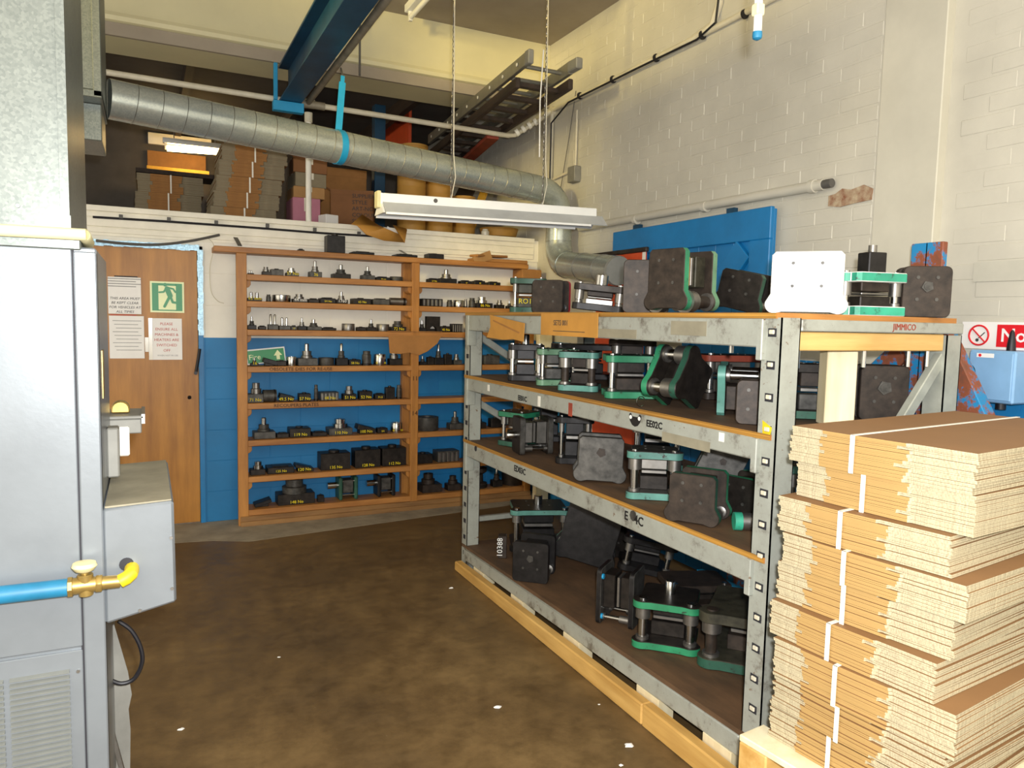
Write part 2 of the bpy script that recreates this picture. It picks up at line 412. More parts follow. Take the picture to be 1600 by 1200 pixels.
# door in the back wall
d1 = struct(obj('door_1', box(DX0, DX1, YB+.005, YB+.05, .008, DZ), 'door_veneer', bev=.003), 'brown veneered door')
obj('frame_jamb', box(DX1+.002, DX1+.034, YB-.008, YB+.1, 0, DZ+.03), 'blue_paint', d1)
obj('frame_head', box(DX0-.04, DX1+.034, YB-.008, YB+.1, DZ+.002, DZ+.03), 'white_enamel', d1)
film = MB(); j = random.Random(5)
for i in range(26):
    x0 = -.42+.0295*i; film.box(x0, x0+.031, YB-.014-j.random()*.006, YB-.009, DZ-.005+j.random()*.006, DZ+.034+j.random()*.008)
for i in range(16):
    z0 = 1.36+.0375*i; film.box(DX1+.003-j.random()*.006, DX1+.033+j.random()*.005, YB-.014-j.random()*.005, YB-.009, z0, z0+.039)
obj('plastic_film', film, 'bubble_film', d1)['label'] = 'crinkled blue-white plastic film round the frame'
hd = MB().tube([P(312, 545, y=YB-.04), P(310, 560, y=YB-.04), P(306, 583, y=YB-.035)], .011, 8); hd.cyl(P(306, 583, y=YB-.05), P(306, 583, y=YB+.006), .012)
obj('door_stay', hd, 'black_rubber', d1)
obj('keyhole', MB().cyl(P(296, 620, y=YB+.004), P(296, 622, y=YB-.006), .012), 'black_rubber', d1)
# notices on the door
def notice(name, u0, v0, u1, v1, label, mat='paper', cat='notice'):
    a = P(u0, v0, y=YB); b = P(u1, v1, y=YB)
    t = thing(name, label, cat, ((a.x+b.x)/2, YB+.004, (a.z+b.z)/2)); wd, hh = b.x-a.x, a.z-b.z
    obj('sheet', box(-wd/2, wd/2, -.003, 0, -hh/2, hh/2), mat, t); return t, wd, hh
FM = lambda x, z, y=-.0034: face_mtx((x, y, z), (0, -1, 0))
t, wd, hh = notice('notice', 168, 432, 221, 491, 'white notice on the door with bold lines about keeping the area clear')
for i, (s, n) in enumerate((('THIS AREA MUST', .021), ('BE KEPT CLEAR', .021), ('FOR VEHICLES AT', .021), ('ALL TIMES', .021))): text(s, .024, 'ink', t, FM(0, -.02-.03*i), shear=.2)
for i in range(4): obj('text_line', box(-.1, .1-.03*(i % 2), -.0037, -.003, .11-.017*i, .116-.017*i), 'ink_grey', t)
obj('heading', box(-.06, .08, -.0037, -.003, .125, .133), 'ink', t)
obj('footer', box(-.09, .07, -.0037, -.003, -.135, -.128), 'ink_red', t)
t, wd, hh = notice('notice', 170, 493, 226, 560, 'plain white typed notice in plastic at lower left of the door')
for i in range(9): obj('text_line', box(-.085+.01*(i % 3), .09-.02*(i % 2), -.0037, -.003, .11-.025*i, .114-.025*i), 'ink_grey', t)
obj('tape', box(.11, .135, -.005, -.003, -.1, .0), 'clear_tape', t)
t, wd, hh = notice('notice', 233, 497, 285, 562, 'white notice with red printed lines below the exit sign')
for i, s in enumerate(('PLEASE', 'ENSURE ALL', 'MACHINES &', 'HEATERS ARE', 'SWITCHED', 'OFF')): text(s, .026, 'ink_red', t, FM(.005, .105-.037*i))
text('WHEN NOT IN USE', .015, 'ink_grey', t, FM(.01, -.115))
obj('tape', box(-wd/2-.005, -wd/2+.018, -.005, -.003, -hh/2, hh/2), 'clear_tape', t)
t, wd, hh = notice('exit_sign', 234, 439, 288, 489, 'green running man exit sign on the brown door', 'sign_cream', 'sign')
g = .118
obj('green_field', box(-wd/2+.012, -wd/2+.052, -.0042, -.003, -hh/2+.012, hh/2-.012).box(wd/2-.052, wd/2-.012, -.0042, -.003, -hh/2+.012, hh/2-.012).box(-wd/2+.05, wd/2-.05, -.0042, -.003, hh/2-.028, hh/2-.012).box(-wd/2+.05, wd/2-.05, -.0042, -.003, -hh/2+.012, -hh/2+.02), 'sign_green', t)
man = MB()
dep = [0]
def stroke(pts, r):
    dep[0] += .00035; e_ = dep[0]
    for (x0, z0), (x1, z1) in zip(pts, pts[1:]): man.bar((x0, -.0045-e_, z0), (x1, -.0045-e_, z1), r*2, .0006, up=(0, 1, 0))
    for x, z in pts: man.cyl((x, -.005-e_, z), (x, -.004-e_, z), r, n=10)
stroke([(.0, .058), (.018, .01)], .017); stroke([(.018, .01), (-.018, -.065)], .009); stroke([(.018, .012), (.034, -.035), (.075, -.04)], .008)
stroke([(-.005, .062), (-.022, .035), (-.05, .032)], .006); stroke([(.008, .065), (.038, .058), (.052, .036)], .006)
man.cyl((-.012, -.005, .085), (-.012, -.004, .085), .013, n=16)
obj('running_figure', man, 'sign_green', t)

# ------------------------------------------------------------------ fascia cable and wall wires
cb = thing('fascia_cable', 'long black cable clipped along the cream mezzanine edge', 'cable', (0, YB, 2.15))
pts = [P(145, 339, y=5.694)-Vector((0, YB, 2.15)), P(260, 346, y=5.692)-Vector((0, YB, 2.15)), P(400, 356, y=5.694)-Vector((0, YB, 2.15)), P(500, 364, y=5.692)-Vector((0, YB, 2.15)), P(582, 369, y=5.694)-Vector((0, YB, 2.15))]
obj('cable', MB().tube(pts, .008, 8), 'black_rubber', cb)
for u, v in ((189, 340), (264, 344), (338, 349), (418, 354), (492, 360), (561, 366)):
    p = P(u, v, y=5.69)-Vector((0, YB, 2.15)); obj('clip', box(p.x-.012, p.x+.012, p.y-.006, p.y+.01, p.z-.006, p.z+.02), 'cable_grey', cb)
q = [P(150, 376, y=5.66), P(200, 381, y=5.65), P(250, 382, y=5.65), P(300, 376, y=5.66), P(343, 367, y=5.69)]
one('loose_cable', MB().tube(cr(q), .009, 8), 'cable_grey', 'grey cable drooping across the top of the door', 'cable')
q = [P(326, 372, y=5.69), P(334, 385, y=5.69), P(328, 420, y=5.72), P(330, 455, y=5.722), P(340, 470, y=5.722), P(350, 474, y=5.722)]
one('thin_wire', MB().tube(cr(q), .0025, 6), 'conduit_paint', 'thin cream wire hanging beside the bookcase upright', 'wire')

# ------------------------------------------------------------------ heater on the left
HY = 2.0
ht = thing('warm_air_heater', 'tall grey sheet metal heater cabinet with louvres and galvanised top', 'heater', (-.1, HY, 0))
L = lambda x: x+.1            # world x to heater x
obj('cabinet', box(-1.0, 0, .004, .50, 0, 1.665), 'heater_grey', ht, .004)
obj('front_panel', box(-1.0, -.050, -.004, .006, .715, 1.66), 'heater_grey', ht, .002)
obj('corner_post', box(-.046, .0, -.006, .03, 0, 1.655), 'heater_grey', ht, .003)
obj('seam', box(-.052, -.045, -.002, .005, .0, 1.66), 'seam_dark', ht)
obj('top_rim', box(-1.0, -.03, -.012, .5, 1.657, 1.70), 'galvanised', ht, .003)
lp = obj('louvre_panel', box(-1.0, -.050, -.004, .006, .0, .706), 'heater_grey', ht, .002)
slat_m = MB().prism([(0, 0), (-.009, .002), (-.009, .004), (0, .0085)], -.06, .06).xf(Matrix(((0, 0, 1, 0), (1, 0, 0, 0), (0, 1, 0, 0), (0, 0, 0, 1)))).mesh('slat', ['louvre_grey'])
for i in range(36):
    for c in range(3): link('slat', slat_m, lp, (-.138-.132*c, -.004, .655-.0135*i))
obj('screw', MB().cyl((-.06, -.008, .655), (-.06, -.003, .655), .004, n=8), 'steel_dull', lp)
pl = obj('plenum', box(-1.0, L(-.155), .004, .64, 1.70, 3.3), 'galvanised', ht, .006)
obj('plenum_flange', box(-1.0, L(-.155)+.006, -.004, .01, 1.70, 1.735), 'galvanised', pl)
obj('corner_strip', box(L(-.155)-.014, L(-.155)+.004, -.006, .02, 1.73, 3.3), 'galvanised', pl)
rv = MB()
for k in range(9): rv.cyl((-.95+.1*k, -.008, 1.748), (-.95+.1*k, .0, 1.748), .004, n=8)
obj('rivets', rv, 'steel_dull', pl)
obj('side_label', box(.0, .002, .12, .2, 1.30, 1.42), 'brass', ht)
obj('side_switch_box', box(0, .03, .25, .31, 1.07, 1.205), 'tin_grey', ht, .004)
obj('side_socket', box(0, .05, .52, .56, 1.08, 1.17), 'white_plastic', ht, .004)
# burner housing
bh = MB()
out = [(0, .76), (0, 1.045), (.155, 1.052), (.158, .793)]
bh.prism(out, 0, .56).xf(Matrix(((1, 0, 0, 0), (0, 0, 1, -.004), (0, 1, 0, 0), (0, 0, 0, 1))))
b_ = obj('burner_housing', bh, 'heater_grey', ht, .006)
obj('housing_lid', MB().prism([(.004, 1.0455), (.15, 1.0525), (.15, 1.056), (.004, 1.05)], .004, .55).xf(Matrix(((1, 0, 0, 0), (0, 0, 1, 0), (0, 1, 0, 0), (0, 0, 0, 1)))), 'heater_top_dust', b_)
for x, z in ((.148, .96), (.148, .83), (.075, .785)): obj('screw', MB().cyl((x, -.009, z), (x, -.003, z), .004, n=8), 'steel_dull', b_)
obj('hole_rim', MB().cyl((.048, -.007, .905), (.048, -.003, .905), .016), 'seam_dark', b_)
# shelf bracket with a box and a tool on the side
sh = thing('heater_side_shelf', 'small grey metal bracket shelf on the heater side', 'shelf', (-.1, 2.62, 1.2))
p = [P(172, 643, y=2.62), P(205, 671, y=2.62)]
obj('tray', box(0, .105, -.08, .12, .045, .055).box(.0, .098, -.075, .1, .0, .045), 'tin_grey', sh, .003)
obj('lip', box(.098, .108, -.08, .12, .03, .06), 'steel_dull', sh)
sh.location = (P(172, 668, y=2.6).x-.01, 2.6, P(185, 673, y=2.6).z)
one('tape_measure', MB().prism(arc(0, 0, .026, 0, 180, 8)+[(-.026, -.012), (.026, -.012)], -.02, .02).xf(Matrix(((1, 0, 0, 0), (0, 0, 1, 0), (0, 1, 0, .013), (0, 0, 0, 1)))), 'brass', 'small yellow and black tool on the heater side shelf', 'tool', None, .004, (sh.location.x+.04, 2.6, sh.location.z+.056))
# gas pipe and valve
gv = thing('gas_pipe', 'blue gas pipe with brass valve and yellow elbow in front of the heater', 'pipe', (-.1, 1.95, .9))
G = lambda u, v, y=1.95: P(u, v, y=y)-Vector((-.1, 1.95, .9))
obj('pipe', MB().cyl(G(-160, 948), G(112, 917), .0205, n=20), 'blue_pipe', gv)
vb = MB().cyl(G(108, 917), G(160, 911), .020, .017, 16).cyl(G(133, 897), G(135, 930), .017, .015, 16).cyl(G(106, 918), G(114, 917), .024, n=8).cyl(G(150, 912), G(160, 911), .022, n=6)
v1 = obj('valve_body', vb, 'brass', gv, .001)
obj('valve_stem', MB().cyl(G(133, 902), G(132, 890), .008), 'brass', v1)
hp = G(132, 887); obj('valve_handle', MB().lathe([(.006, -.012), (.02, -.006), (.027, .004), (.024, .012), (.008, .014)], hp, 18), 'valve_cream', v1)
a, b = G(158, 911), G(188, 908); e = G(204, 900); e2 = e+Vector((.0, .055, .0))
obj('union', MB().cyl(a, b, .016, .015, 16), 'brass', gv)
obj('elbow', MB().tube([b, b*.4+e*.6, e+Vector((0, .006, .002)), e+Vector((.002, .02, .004)), e2+Vector((.002, 0, .004))], .0165, 14), 'yellow', gv)
# cream pipe in front of the plenum
q = [P(-60, 356, y=1.965), P(118, 366, y=1.965), P(130, 367, y=1.97), P(134, 372, y=2.0), P(138, 380, y=2.1)]
one('cream_pipe', MB().tube(cr(q), .0135, 12), 'valve_cream', 'cream painted pipe across the top of the heater cabinet', 'pipe')
q = [P(185, 970, y=2.3), P(205, 985, y=2.3), P(219, 1010, y=2.3), P(222, 1035, y=2.3), P(210, 1060, y=2.3), P(190, 1068, y=2.3), P(170, 1062, y=2.3)]
one('burner_cable', MB().tube(cr(q), .006, 8), 'black_rubber', 'black cable looping out beneath the burner housing', 'cable')
# sheet metal leaning under the burner box
def leaning(pp, y0, y1, mat, label):
    m = MB(); out = [(P(u, v, y=y0).x, P(u, v, y=y0).z) for u, v in pp]
    m.prism(out, 0, .004).xf(Matrix(((1, 0, 0, 0), (0, 0, 1, y0), (0, 1, 0, 0), (0, 0, 0, 1))))
    o = one('metal_sheet', m, mat, label, 'metal sheet'); return o
leaning([(163, 985), (178, 975), (200, 1050), (206, 1085), (201, 1108), (204, 1140), (203, 1230), (163, 1230)], 2.36, 0, 'tin_grey', 'bent grey metal sheet standing beside the heater below the burner')
q = MB().bar(P(166, 1110, y=2.3), P(192, 1205, y=2.3), .02, .01)
one('angle_strip', q, 'steel_dull', 'short slanted metal strip leaning at the foot of the heater', 'metal strip')

# ------------------------------------------------------------------ ducting overhead
db = thing('duct_junction_box', 'galvanised duct junction box high up behind the heater', 'duct', (-.16, 4.4, 2.5))
obj('box', box(-1.0, -.005, -.5, .0, .0, 1.1), 'galvanised', db, .005)
obj('flange', box(-.03, .004, -.52, .012, -.03, 1.1).box(-1.0, .004, -.52, .012, -.035, -.003), 'galvanised', db, .003)
obj('damper_box', box(-.5, -.004, -.4, -.02, -.20, -.034), 'galvanised', db, .004)
A = Vector((-.15, 4.4, 2.592)); Bp = Vector((2.66, 5.03, 2.505))
dc = thing('spiral_duct', 'long spiral galvanised duct sloping across to the right wall', 'duct', A)
dd = (Bp-A).normalized()
obj('straight_run', MB().cyl((0, 0, 0), Bp-A, .1, n=40), 'duct_galvanised', dc)
ring = MB()
n = 24; Ln = (Bp-A).length
sm = MB().tube([Vector((math.cos(2*PI*k/32)*.1006, math.sin(2*PI*k/32)*.1006, 0)) for k in range(33)], .0016, 5, cap=False).mesh('seam', ['steel_dull'])
q0 = dd.to_track_quat('Z', 'Y').to_matrix().to_4x4() @ Matrix.Rotation(.1, 4, 'X')
for k in range(1, n):
    link('seam', sm, dc, dd*(Ln*k/n), q0.to_euler())
col_x, col_y = 2.885, 5.08
pth = [Bp-A-dd*.01]
for k in range(9):   # upper elbow
    a = PI/2*k/8; c = Vector((col_x, col_y, 0))-Vector((dd.x, dd.y, 0))*.2
    pth.append(Vector((c.x, c.y, 2.30))+Vector((dd.x*.2*math.sin(a), dd.y*.2*math.sin(a), .2*math.cos(a)))-A)
pth[0].z = pth[1].z = (pth[0].z+pth[1].z)/2
obj('upper_elbow', MB().tube(pth, .101, 28), 'duct_galvanised', dc)
lw = Vector((-.09, -.93, -.10)).normalized()
p2 = [Vector((col_x, col_y, 2.31))-A, Vector((col_x, col_y, 2.13))-A]
obj('drop', MB().cyl(p2[0], p2[1], .1, n=32), 'duct_galvanised', dc)
p3 = []
for k in range(9):
    a = PI/2*k/8; c = Vector((col_x, col_y, 2.13))+lw*.17
    p3.append(c-lw*.17*math.cos(a)+Vector((0, 0, -.17))*math.sin(a)-A)
obj('lower_elbow', MB().tube(p3, .101, 28), 'duct_galvanised', dc)
e0 = p3[-1]; e1 = e0+lw*.80
obj('lower_run', MB().cyl(e0-lw*.01, e1, .098, n=32), 'duct_galvanised', dc)
for c, dr in ((p2[0], Vector((0, 0, 1))), (p2[1], Vector((0, 0, 1))), (e0, lw), (e0+lw*.3, lw), (e0+lw*.6, lw)):
    link('seam', sm, dc, c, dr.to_track_quat('Z', 'Y').to_euler())
obj('end_collar', MB().cyl(e1, e1+lw*.02, .1, .094, n=28), 'tin_grey', dc)
# strap
st = thing('duct_strap', 'bright blue metal strap holding up the spiral duct', 'strap', (0, 0, 0))
sx = 1.085; sp = A+dd*((sx-A.x)/dd.x); st.location = sp
bnd = MB(); n = 28
x_, y_, z_ = dd, Vector((-dd.y, dd.x, 0)).normalized(), Vector((0, 0, 1))
for k in range(n+1):
    a = 2*PI*k/n
    for r in (.1015, .1045):
        for s_ in (-.02, .02): bnd.v.append(tuple(x_*s_+(y_*math.sin(a)+z_*math.cos(a))*r))
for k in range(n):
    o = 4*k; bnd.f += [(o, o+1, o+5, o+4), (o+2, o+6, o+7, o+3), (o, o+4, o+6, o+2), (o+1, o+3, o+7, o+5)]; bnd.m += [0]*4
obj('band', bnd, 'blue_strap', st)
obj('hanger', MB().bar((0, -.0, .1), (.03, .03, .40), .04, .006, up=(0, 1, 0)), 'blue_strap', st)
obj('hanger_tip', MB().bar((.03, .03, .40), (.033, .035, .44), .024, .006, up=(0, 1, 0)), 'blue_strap', st)
obj('clamp', MB().cyl((.033, .035, .44), (.025, .05, .49), .006), 'steel_dull', st)
# blue runway beam, pipes
ib = thing('blue_steel_beam', 'dark blue steel I-beam running below the ceiling', 'beam', (.95, 1.5, 3.02))
obj('lower_flange', box(-.075, .075, 0, 4.12, 0, .014), 'blue_dark_steel', ib, .002); obj('upper_flange', box(-.075, .075, 0, 4.12, .236, .25), 'blue_dark_steel', ib, .002)
obj('web', box(-.006, .006, 0, 4.12, .014, .236), 'blue_dark_steel', ib)
obj('end_bracket', box(-.12, .09, 4.04, 4.10, -.07, -.002).box(-.115, -.09, 4.04, 4.08, 0, .25), 'blue_strap', ib, .003)
sp_ = thing('scaffold_pipe', 'grey pipe running alongside the blue steel beam', 'pipe', (1.09, 5.68, 3.06))
obj('tube', MB().cyl((-.015, -3.6, 0), (0, .05, 0), .022, n=14), 'old_pipe', sp_)
obj('coupler', MB().cyl((-.05, .0, 0), (.05, .0, 0), .034, n=12), 'old_pipe', sp_)
xp = thing('cross_pipe', 'long painted pipe crossing in front of the mezzanine', 'pipe', (1.09, 5.66, 3.012))
obj('tube', MB().cyl((-1.35, 0, .055), (1.63, 0, .02), .02, n=14), 'conduit_paint', xp)
obj('riser', MB().tube([(1.62, 0, .02), (1.68, 0, .03), (1.86, -.12, .16), (1.93, -.15, .22)], .018, 10), 'conduit_paint', xp)
for k in range(4): obj('ring', MB().cyl((1.68+.045*k, -.02-.02*k, .04+.03*k), (1.70+.045*k, -.03-.02*k, .055+.03*k), .03, n=12), 'white_plastic', xp)
obj('joint', MB().cyl((-.12, 0, .04), (.12, 0, .037), .028, n=12), 'old_pipe', xp)
ps = thing('mezzanine_post', 'thin cream post standing on the mezzanine edge', 'post', (1.105, 5.72, 2.215))
obj('shaft', MB().cyl((0, 0, 0), (0, 0, .79), .021, n=14), 'white_plastic', ps); obj('collar', MB().cyl((0, 0, .72), (0, 0, .79), .029, n=14), 'conduit_paint', ps)
one('ceiling_rod', MB().cyl(P(562, 118, y=5.5), Vector((P(562, 118, y=5.5).x, 5.5, ZC)), .008, n=8), 'cable_grey', 'thin dark rod hanging from the ceiling beside the blue beam', 'rod')
# bare ceiling tube batten
cl = thing('ceiling_batten', 'white unlit tube light fixed to the ceiling', 'light', (1.77, 5.42, ZC))
obj('spine', box(-.035, .035, -1.6, 0, -.055, 0), 'white_enamel', cl, .004)
obj('tube', MB().cyl((.0, -1.5, -.095), (0, -.04, -.095), .018, n=14), 'tube_glass_off', cl)
obj('end_holder', box(-.015, .015, -.05, -.02, -.12, -.05), 'white_plastic', cl, .004)
# hanging batten on chains
hb = thing('hanging_batten_light', 'white tube light with reflector hanging level on two chains', 'light', (1.16, 4.0, 2.078), 0)
LB = 1.40; tl = .024
def sk(m): m.v = [(x, y, z+x*tl) for x, y, z in m.v]; return m
obj('spine', sk(box(.0, LB-.04, -.035, .035, .052, .108)), 'white_enamel', hb, .004)
obj('reflector', sk(MB().prism([(-.095, 0), (-.092, -.003), (-.03, .055), (.03, .055), (.092, -.003), (.095, 0), (.033, .062), (-.033, .062)], .0, LB).xf(Matrix(((0, 0, 1, 0), (1, 0, 0, 0), (0, 1, 0, 0), (0, 0, 0, 1))))), 'reflector_grey', hb)
obj('lip', sk(box(.0, LB-.12, -.1, -.088, -.012, .0).box(.0, LB-.12, .088, .1, -.012, .0)), 'white_enamel', hb)
obj('tube', sk(MB().cyl((.04, 0, .02), (LB-.05, 0, .02), .013, n=12)), 'tube_glass_off', hb)
obj('end_cap', sk(MB().prism([(-.085, -.002), (.085, -.002), (.03, .052), (.03, .108), (-.03, .108), (-.03, .052)], -.012, .0).xf(Matrix(((0, 0, 1, 0), (1, 0, 0, 0), (0, 1, 0, 0), (0, 0, 0, 1))))), 'white_enamel', hb)
obj('lamp_holder', sk(box(-.03, -.008, -.03, .03, .03, .12)), 'valve_cream', hb, .004)
obj('knockout', sk(MB().cyl((.3, -.037, .085), (.3, -.034, .085), .012)), 'cable_grey', hb)
for k, u in enumerate((705, 848)):
    x = P(u, 315, y=4.0).x; zb = 2.078+.108+(x-1.16)*tl
    c = thing('light_chain', ('chain and cord at the left end of the hanging light', 'chain and cord at the right end of the hanging light')[k], 'chain', (x, 4.0, zb), 0, 'chains of the hanging light')
    m = MB(); nl = int((ZC-zb)/.026)
    lk = [Vector((math.cos(2*PI*i/8)*.006, 0, math.sin(2*PI*i/8)*.014)) for i in range(9)]
    for i in range(nl):
        R = Matrix.Rotation(PI/2*(i % 2)+.4, 3, 'Z'); m.tube([R @ v+Vector((0, 0, .014+i*.026)) for v in lk], .0022, 5, cap=False)
    obj('links', m, 'steel_dull', c)
    obj('cord', MB().tube([(.0, 0, .0), (.02, -.01, .12), (.006, -.012, .25), (.0, -.01, .9), (-.004, -.008, ZC-zb)], .003, 8), 'conduit_paint', c)
    if k: obj('spare_cord', MB().tube([(-.03, .0, .28), (-.035, 0, .6), (-.02, 0, .9)], .004, 8), 'white_plastic', c)
_c = P(1183, 60, x=1.36)
hc = thing('hanging_cable_end', 'white taped cable with a blue capped end hanging from the ceiling', 'cable', _c-Vector((0, 0, .004)))
obj('cable', MB().tube([(0, 0, .017), (0, .0, .08), (-.002, .005, .17), (-.003, .005, ZC-_c.z+.004)], [.0102, .0102, .009, .009], 14), 'white_plastic', hc)
obj('joint', box(-.0136, .0113, -.0113, .0113, .057, .085), 'valve_cream', hc, .003); obj('cap', MB().lathe([(.0045, 0), (.0108, .0034), (.012, .0102), (.0113, .0193)], n=16), 'blue_pipe', hc, .0)
# ladders resting on the cross pipe
ld = thing('aluminium_ladder', 'grey aluminium ladder lying high up beside the right wall', 'ladder', (2.24, 4.42, 3.2))
dl = Vector((.2, 2.4, .0))
for sx in (0, .33): obj('stile', MB().bar(Vector((sx, 0, 0)), Vector((sx, 0, 0))+dl, .028, .085), 'aluminium', ld, .003)
for k in range(9):
    p = dl*((k+.5)/9); obj('rung', MB().cyl(p+Vector((-.018, 0, 0)), p+Vector((.348, 0, 0)), .014, n=10), 'aluminium', ld)
    obj('rung_end', MB().cyl(p+Vector((-.02, 0, 0)), p+Vector((-.015, 0, 0)), .012, n=8), 'white_plastic', ld)
obj('foot', MB().cbox((.33, -.05, .0), (.05, .12, .07)), 'tin_grey', ld, .006); obj('foot', MB().cbox((.0, -.03, .0), (.04, .06, .09)), 'tin_grey', ld, .006)
l2 = thing('wooden_ladder', 'dark wooden ladder lying below the aluminium ladder', 'ladder', (2.27, 4.50, 3.105))
dl = Vector((.26, 2.62, .005))
for sx in (0, .32):
    obj('stile', MB().bar(Vector((sx, -.05 if sx else .1, 0)), Vector((sx, 0, 0))+dl, .035, .07), 'dark_ladder_wood', l2, .006)
for k in range(9):
    p = dl*((k+.5)/9); obj('rung', MB().bar(p, p+Vector((.32, 0, 0)), .05, .03), 'dark_ladder_wood', l2, .003)
m = MB().bar((2.60, 5.72, 3.02), (2.93, 7.6, 3.02), .10, .03)
one('red_board', m, 'red_brown', 'red-brown board lying behind the wooden ladder', 'board')
# right wall conduits
wc = thing('wall_conduit', 'cream conduit with black cable running along the upper right wall', 'conduit', (XR, 5.5, 3.23))
obj('pipe', MB().cyl((-.02, 0, .01), (-.02, -2.9, .03), .018, n=12), 'conduit_paint', wc)
obj('down_pipe', MB().cyl((-.02, 0, .01), (-.02, 0, -.95), .017, n=12), 'conduit_paint', wc)
obj('corner_box', MB().cyl((-.035, 0, .01), (0, 0, .01), .035, n=14), 'conduit_paint', wc)
obj('black_cable', MB().tube([(-.042, -.03, -.9), (-.042, -.03, -.1), (-.042, -.3, .0), (-.042, -1.2, .0), (-.042, -1.82, -.005), (-.042, -1.98, .04), (-.042, -2.0, .2), (-.042, -2.0, .55)], .007, 8), 'black_rubber', wc)
obj('up_pipe', MB().tube([(-.02, -1.75, .02), (-.02, -1.93, .05), (-.02, -1.98, .15), (-.02, -1.98, .55)], .022, 10), 'conduit_paint', wc)
for y in (-.45, -.9, -1.4, -1.85, -2.2): obj('cable_tie', MB().cyl((-.03, y, .012), (-.03, y-.008, .012), .027, n=12), 'black_rubber', wc)
sb = thing('junction_box', 'small grey junction box on the right wall near the duct', 'junction box', (XR, 5.10, 2.60))
obj('case', box(-.06, -.002, -.055, .055, 0, .12), 'tin_grey', sb, .004)
obj('supply', MB().cyl((-.02, 0, .12), (-.02, .0, .55), .008, n=8).cyl((-.02, .02, .12), (-.02, .03, .25), .005, n=8), 'conduit_paint', sb)
obj('trunk', MB().cyl((-.02, .05, .1), (-.02, .35, .08), .01, n=8), 'conduit_paint', sb)
one('hanging_wire', MB().tube([P(900, 142, x=XR-.02), P(890, 210, x=XR-.02), P(876, 295, x=XR-.02)], .0035, 6), 'cable_grey', 'thin dark wire hanging slanted on the right wall', 'wire')
tr = thing('pipe_trunking', 'cream pipe along the right wall above the blue door', 'pipe', (XR, 2.68, 2.2))
obj('pipe', MB().cyl((-.035, 0, .02), (-.035, 2.3, .035), .027, n=16), 'wall_paint', tr)
for y in (.05, .85, 1.55): obj('bracket', MB().cyl((-.035, y, .02), (-.035, y+.03, .02), .034, n=14), 'wall_paint', tr)
obj('end_plug', MB().cyl((-.035, -.05, .02), (-.035, 0.0, .02), .022, n=12), 'cable_grey', tr)
# blue plank door on the right wall
bd = thing('blue_plank_door', 'blue painted plank door with diagonal brace on the right wall', 'door', (XR, 2.975, 0))
for k in range(10):
    obj('plank', box(-.05, -.03, .004+.148*k, .148+.148*k, .02, 2.14), 'blue_paint', bd, .002)
obj('top_rail', box(-.078, -.05, 0, 1.485, 1.98, 2.15), 'blue_paint', bd, .004)
obj('stile', box(-.078, -.05, 0, .15, .02, 1.98), 'blue_paint', bd, .004); obj('stile', box(-.078, -.05, 1.10, 1.485, .02, 1.98), 'blue_paint', bd, .004)
obj('lower_rail', box(-.078, -.05, .15, 1.10, .9, 1.05), 'blue_paint', bd, .004)
obj('brace', MB().bar((-.064, .2, 1.94), (-.064, 1.02, 1.08), .028, .14, up=(0, .7, .7)), 'blue_paint', bd, .003)
obj('hanger', box(-.06, -.03, .3, .36, 2.15, 2.18).box(-.06, -.03, 1.2, 1.27, 2.15, 2.18), 'blue_dark_steel', bd)

# ------------------------------------------------------------------ things on the mezzanine
ZM = 2.2
def flat_bundle(n, Lx, Ly, th, cmat, emat, tmat, seed, meshes={}):
    r = random.Random(seed); parts = []
    for i in range(n):
        key = (round(Lx, 3), round(Ly, 3), th, cmat, (seed+i) % 5)
        if key not in meshes:
            q = random.Random(hash(key[4])+11); m = MB(); g = th*.46; a = .20+q.uniform(-.02, .03); b = .66+q.uniform(-.04, .05)
            for k in (0, 1):
                dx = q.uniform(-.0015, .0015)
                outl = [(dx, 0), (dx-.001, Ly*a*.98), (dx-.005, Ly*a), (dx-.007, Ly*(a+b)/2), (dx-.005, Ly*b), (dx+.001, Ly*b*1.02), (dx+.002, Ly), (Lx, Ly+q.uniform(-.004, .004)), (Lx, 0)]
                outl = [(x, -y) for x, y in outl]; outl.reverse()
                z0 = k*th*.5+.0002; nn = len(outl)
                vs = [(x, y, z0) for x, y in outl]+[(x, y, z0+g) for x, y in outl]
                fs = [tuple(range(nn-1, -1, -1)), tuple(range(nn, 2*nn))]+[(p, (p+1) % nn, nn+(p+1) % nn, nn+p) for p in range(nn)]
                o = len(m.v); m.v += vs; m.f += [tuple(x+o for x in f) for f in fs]
                mi = [2, 2]
                for p in range(nn):
                    ym = -(outl[p][1]+outl[(p+1) % nn][1])/2/Ly; xm = (outl[p][0]+outl[(p+1) % nn][0])/2
                    mi.append(0 if (xm < .05*Lx and a*.985 < ym < b*1.005) else 1)
                m.m += mi
            meshes[key] = m.mesh('flat_box', [cmat, emat, tmat], 0, False)
        parts.append((meshes[key], (r.uniform(-.0028, .0028), r.uniform(-.004, .004), i*th), r.uniform(-.004, .004)))
    return parts
def bundle(label, loc, rz, n, Lx, Ly, th, mats, seed, strap=.42, group=None):
    t = thing('carton_bundle', label, 'cardboard bundle', loc, rz, group)
    for me, l, a in flat_bundle(n, Lx, Ly, th, *mats, seed): link('flat_box', me, t, l, (0, 0, a))
    if strap:
        h = n*th; y = -Ly*strap; w_ = .0055
        m = MB().box(-.016, -.0135, y-w_, y+w_, -.0005, h+.002).box(-.016, Lx+.008, y-w_, y+w_, h+.0005, h+.002)
        obj('strap', m, 'white_plastic', t)
    return t
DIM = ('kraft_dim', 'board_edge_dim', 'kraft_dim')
names = ['lowest', 'second', 'third', 'fourth', 'fifth', 'topmost']
p0 = P(352, 335, y=6.02)
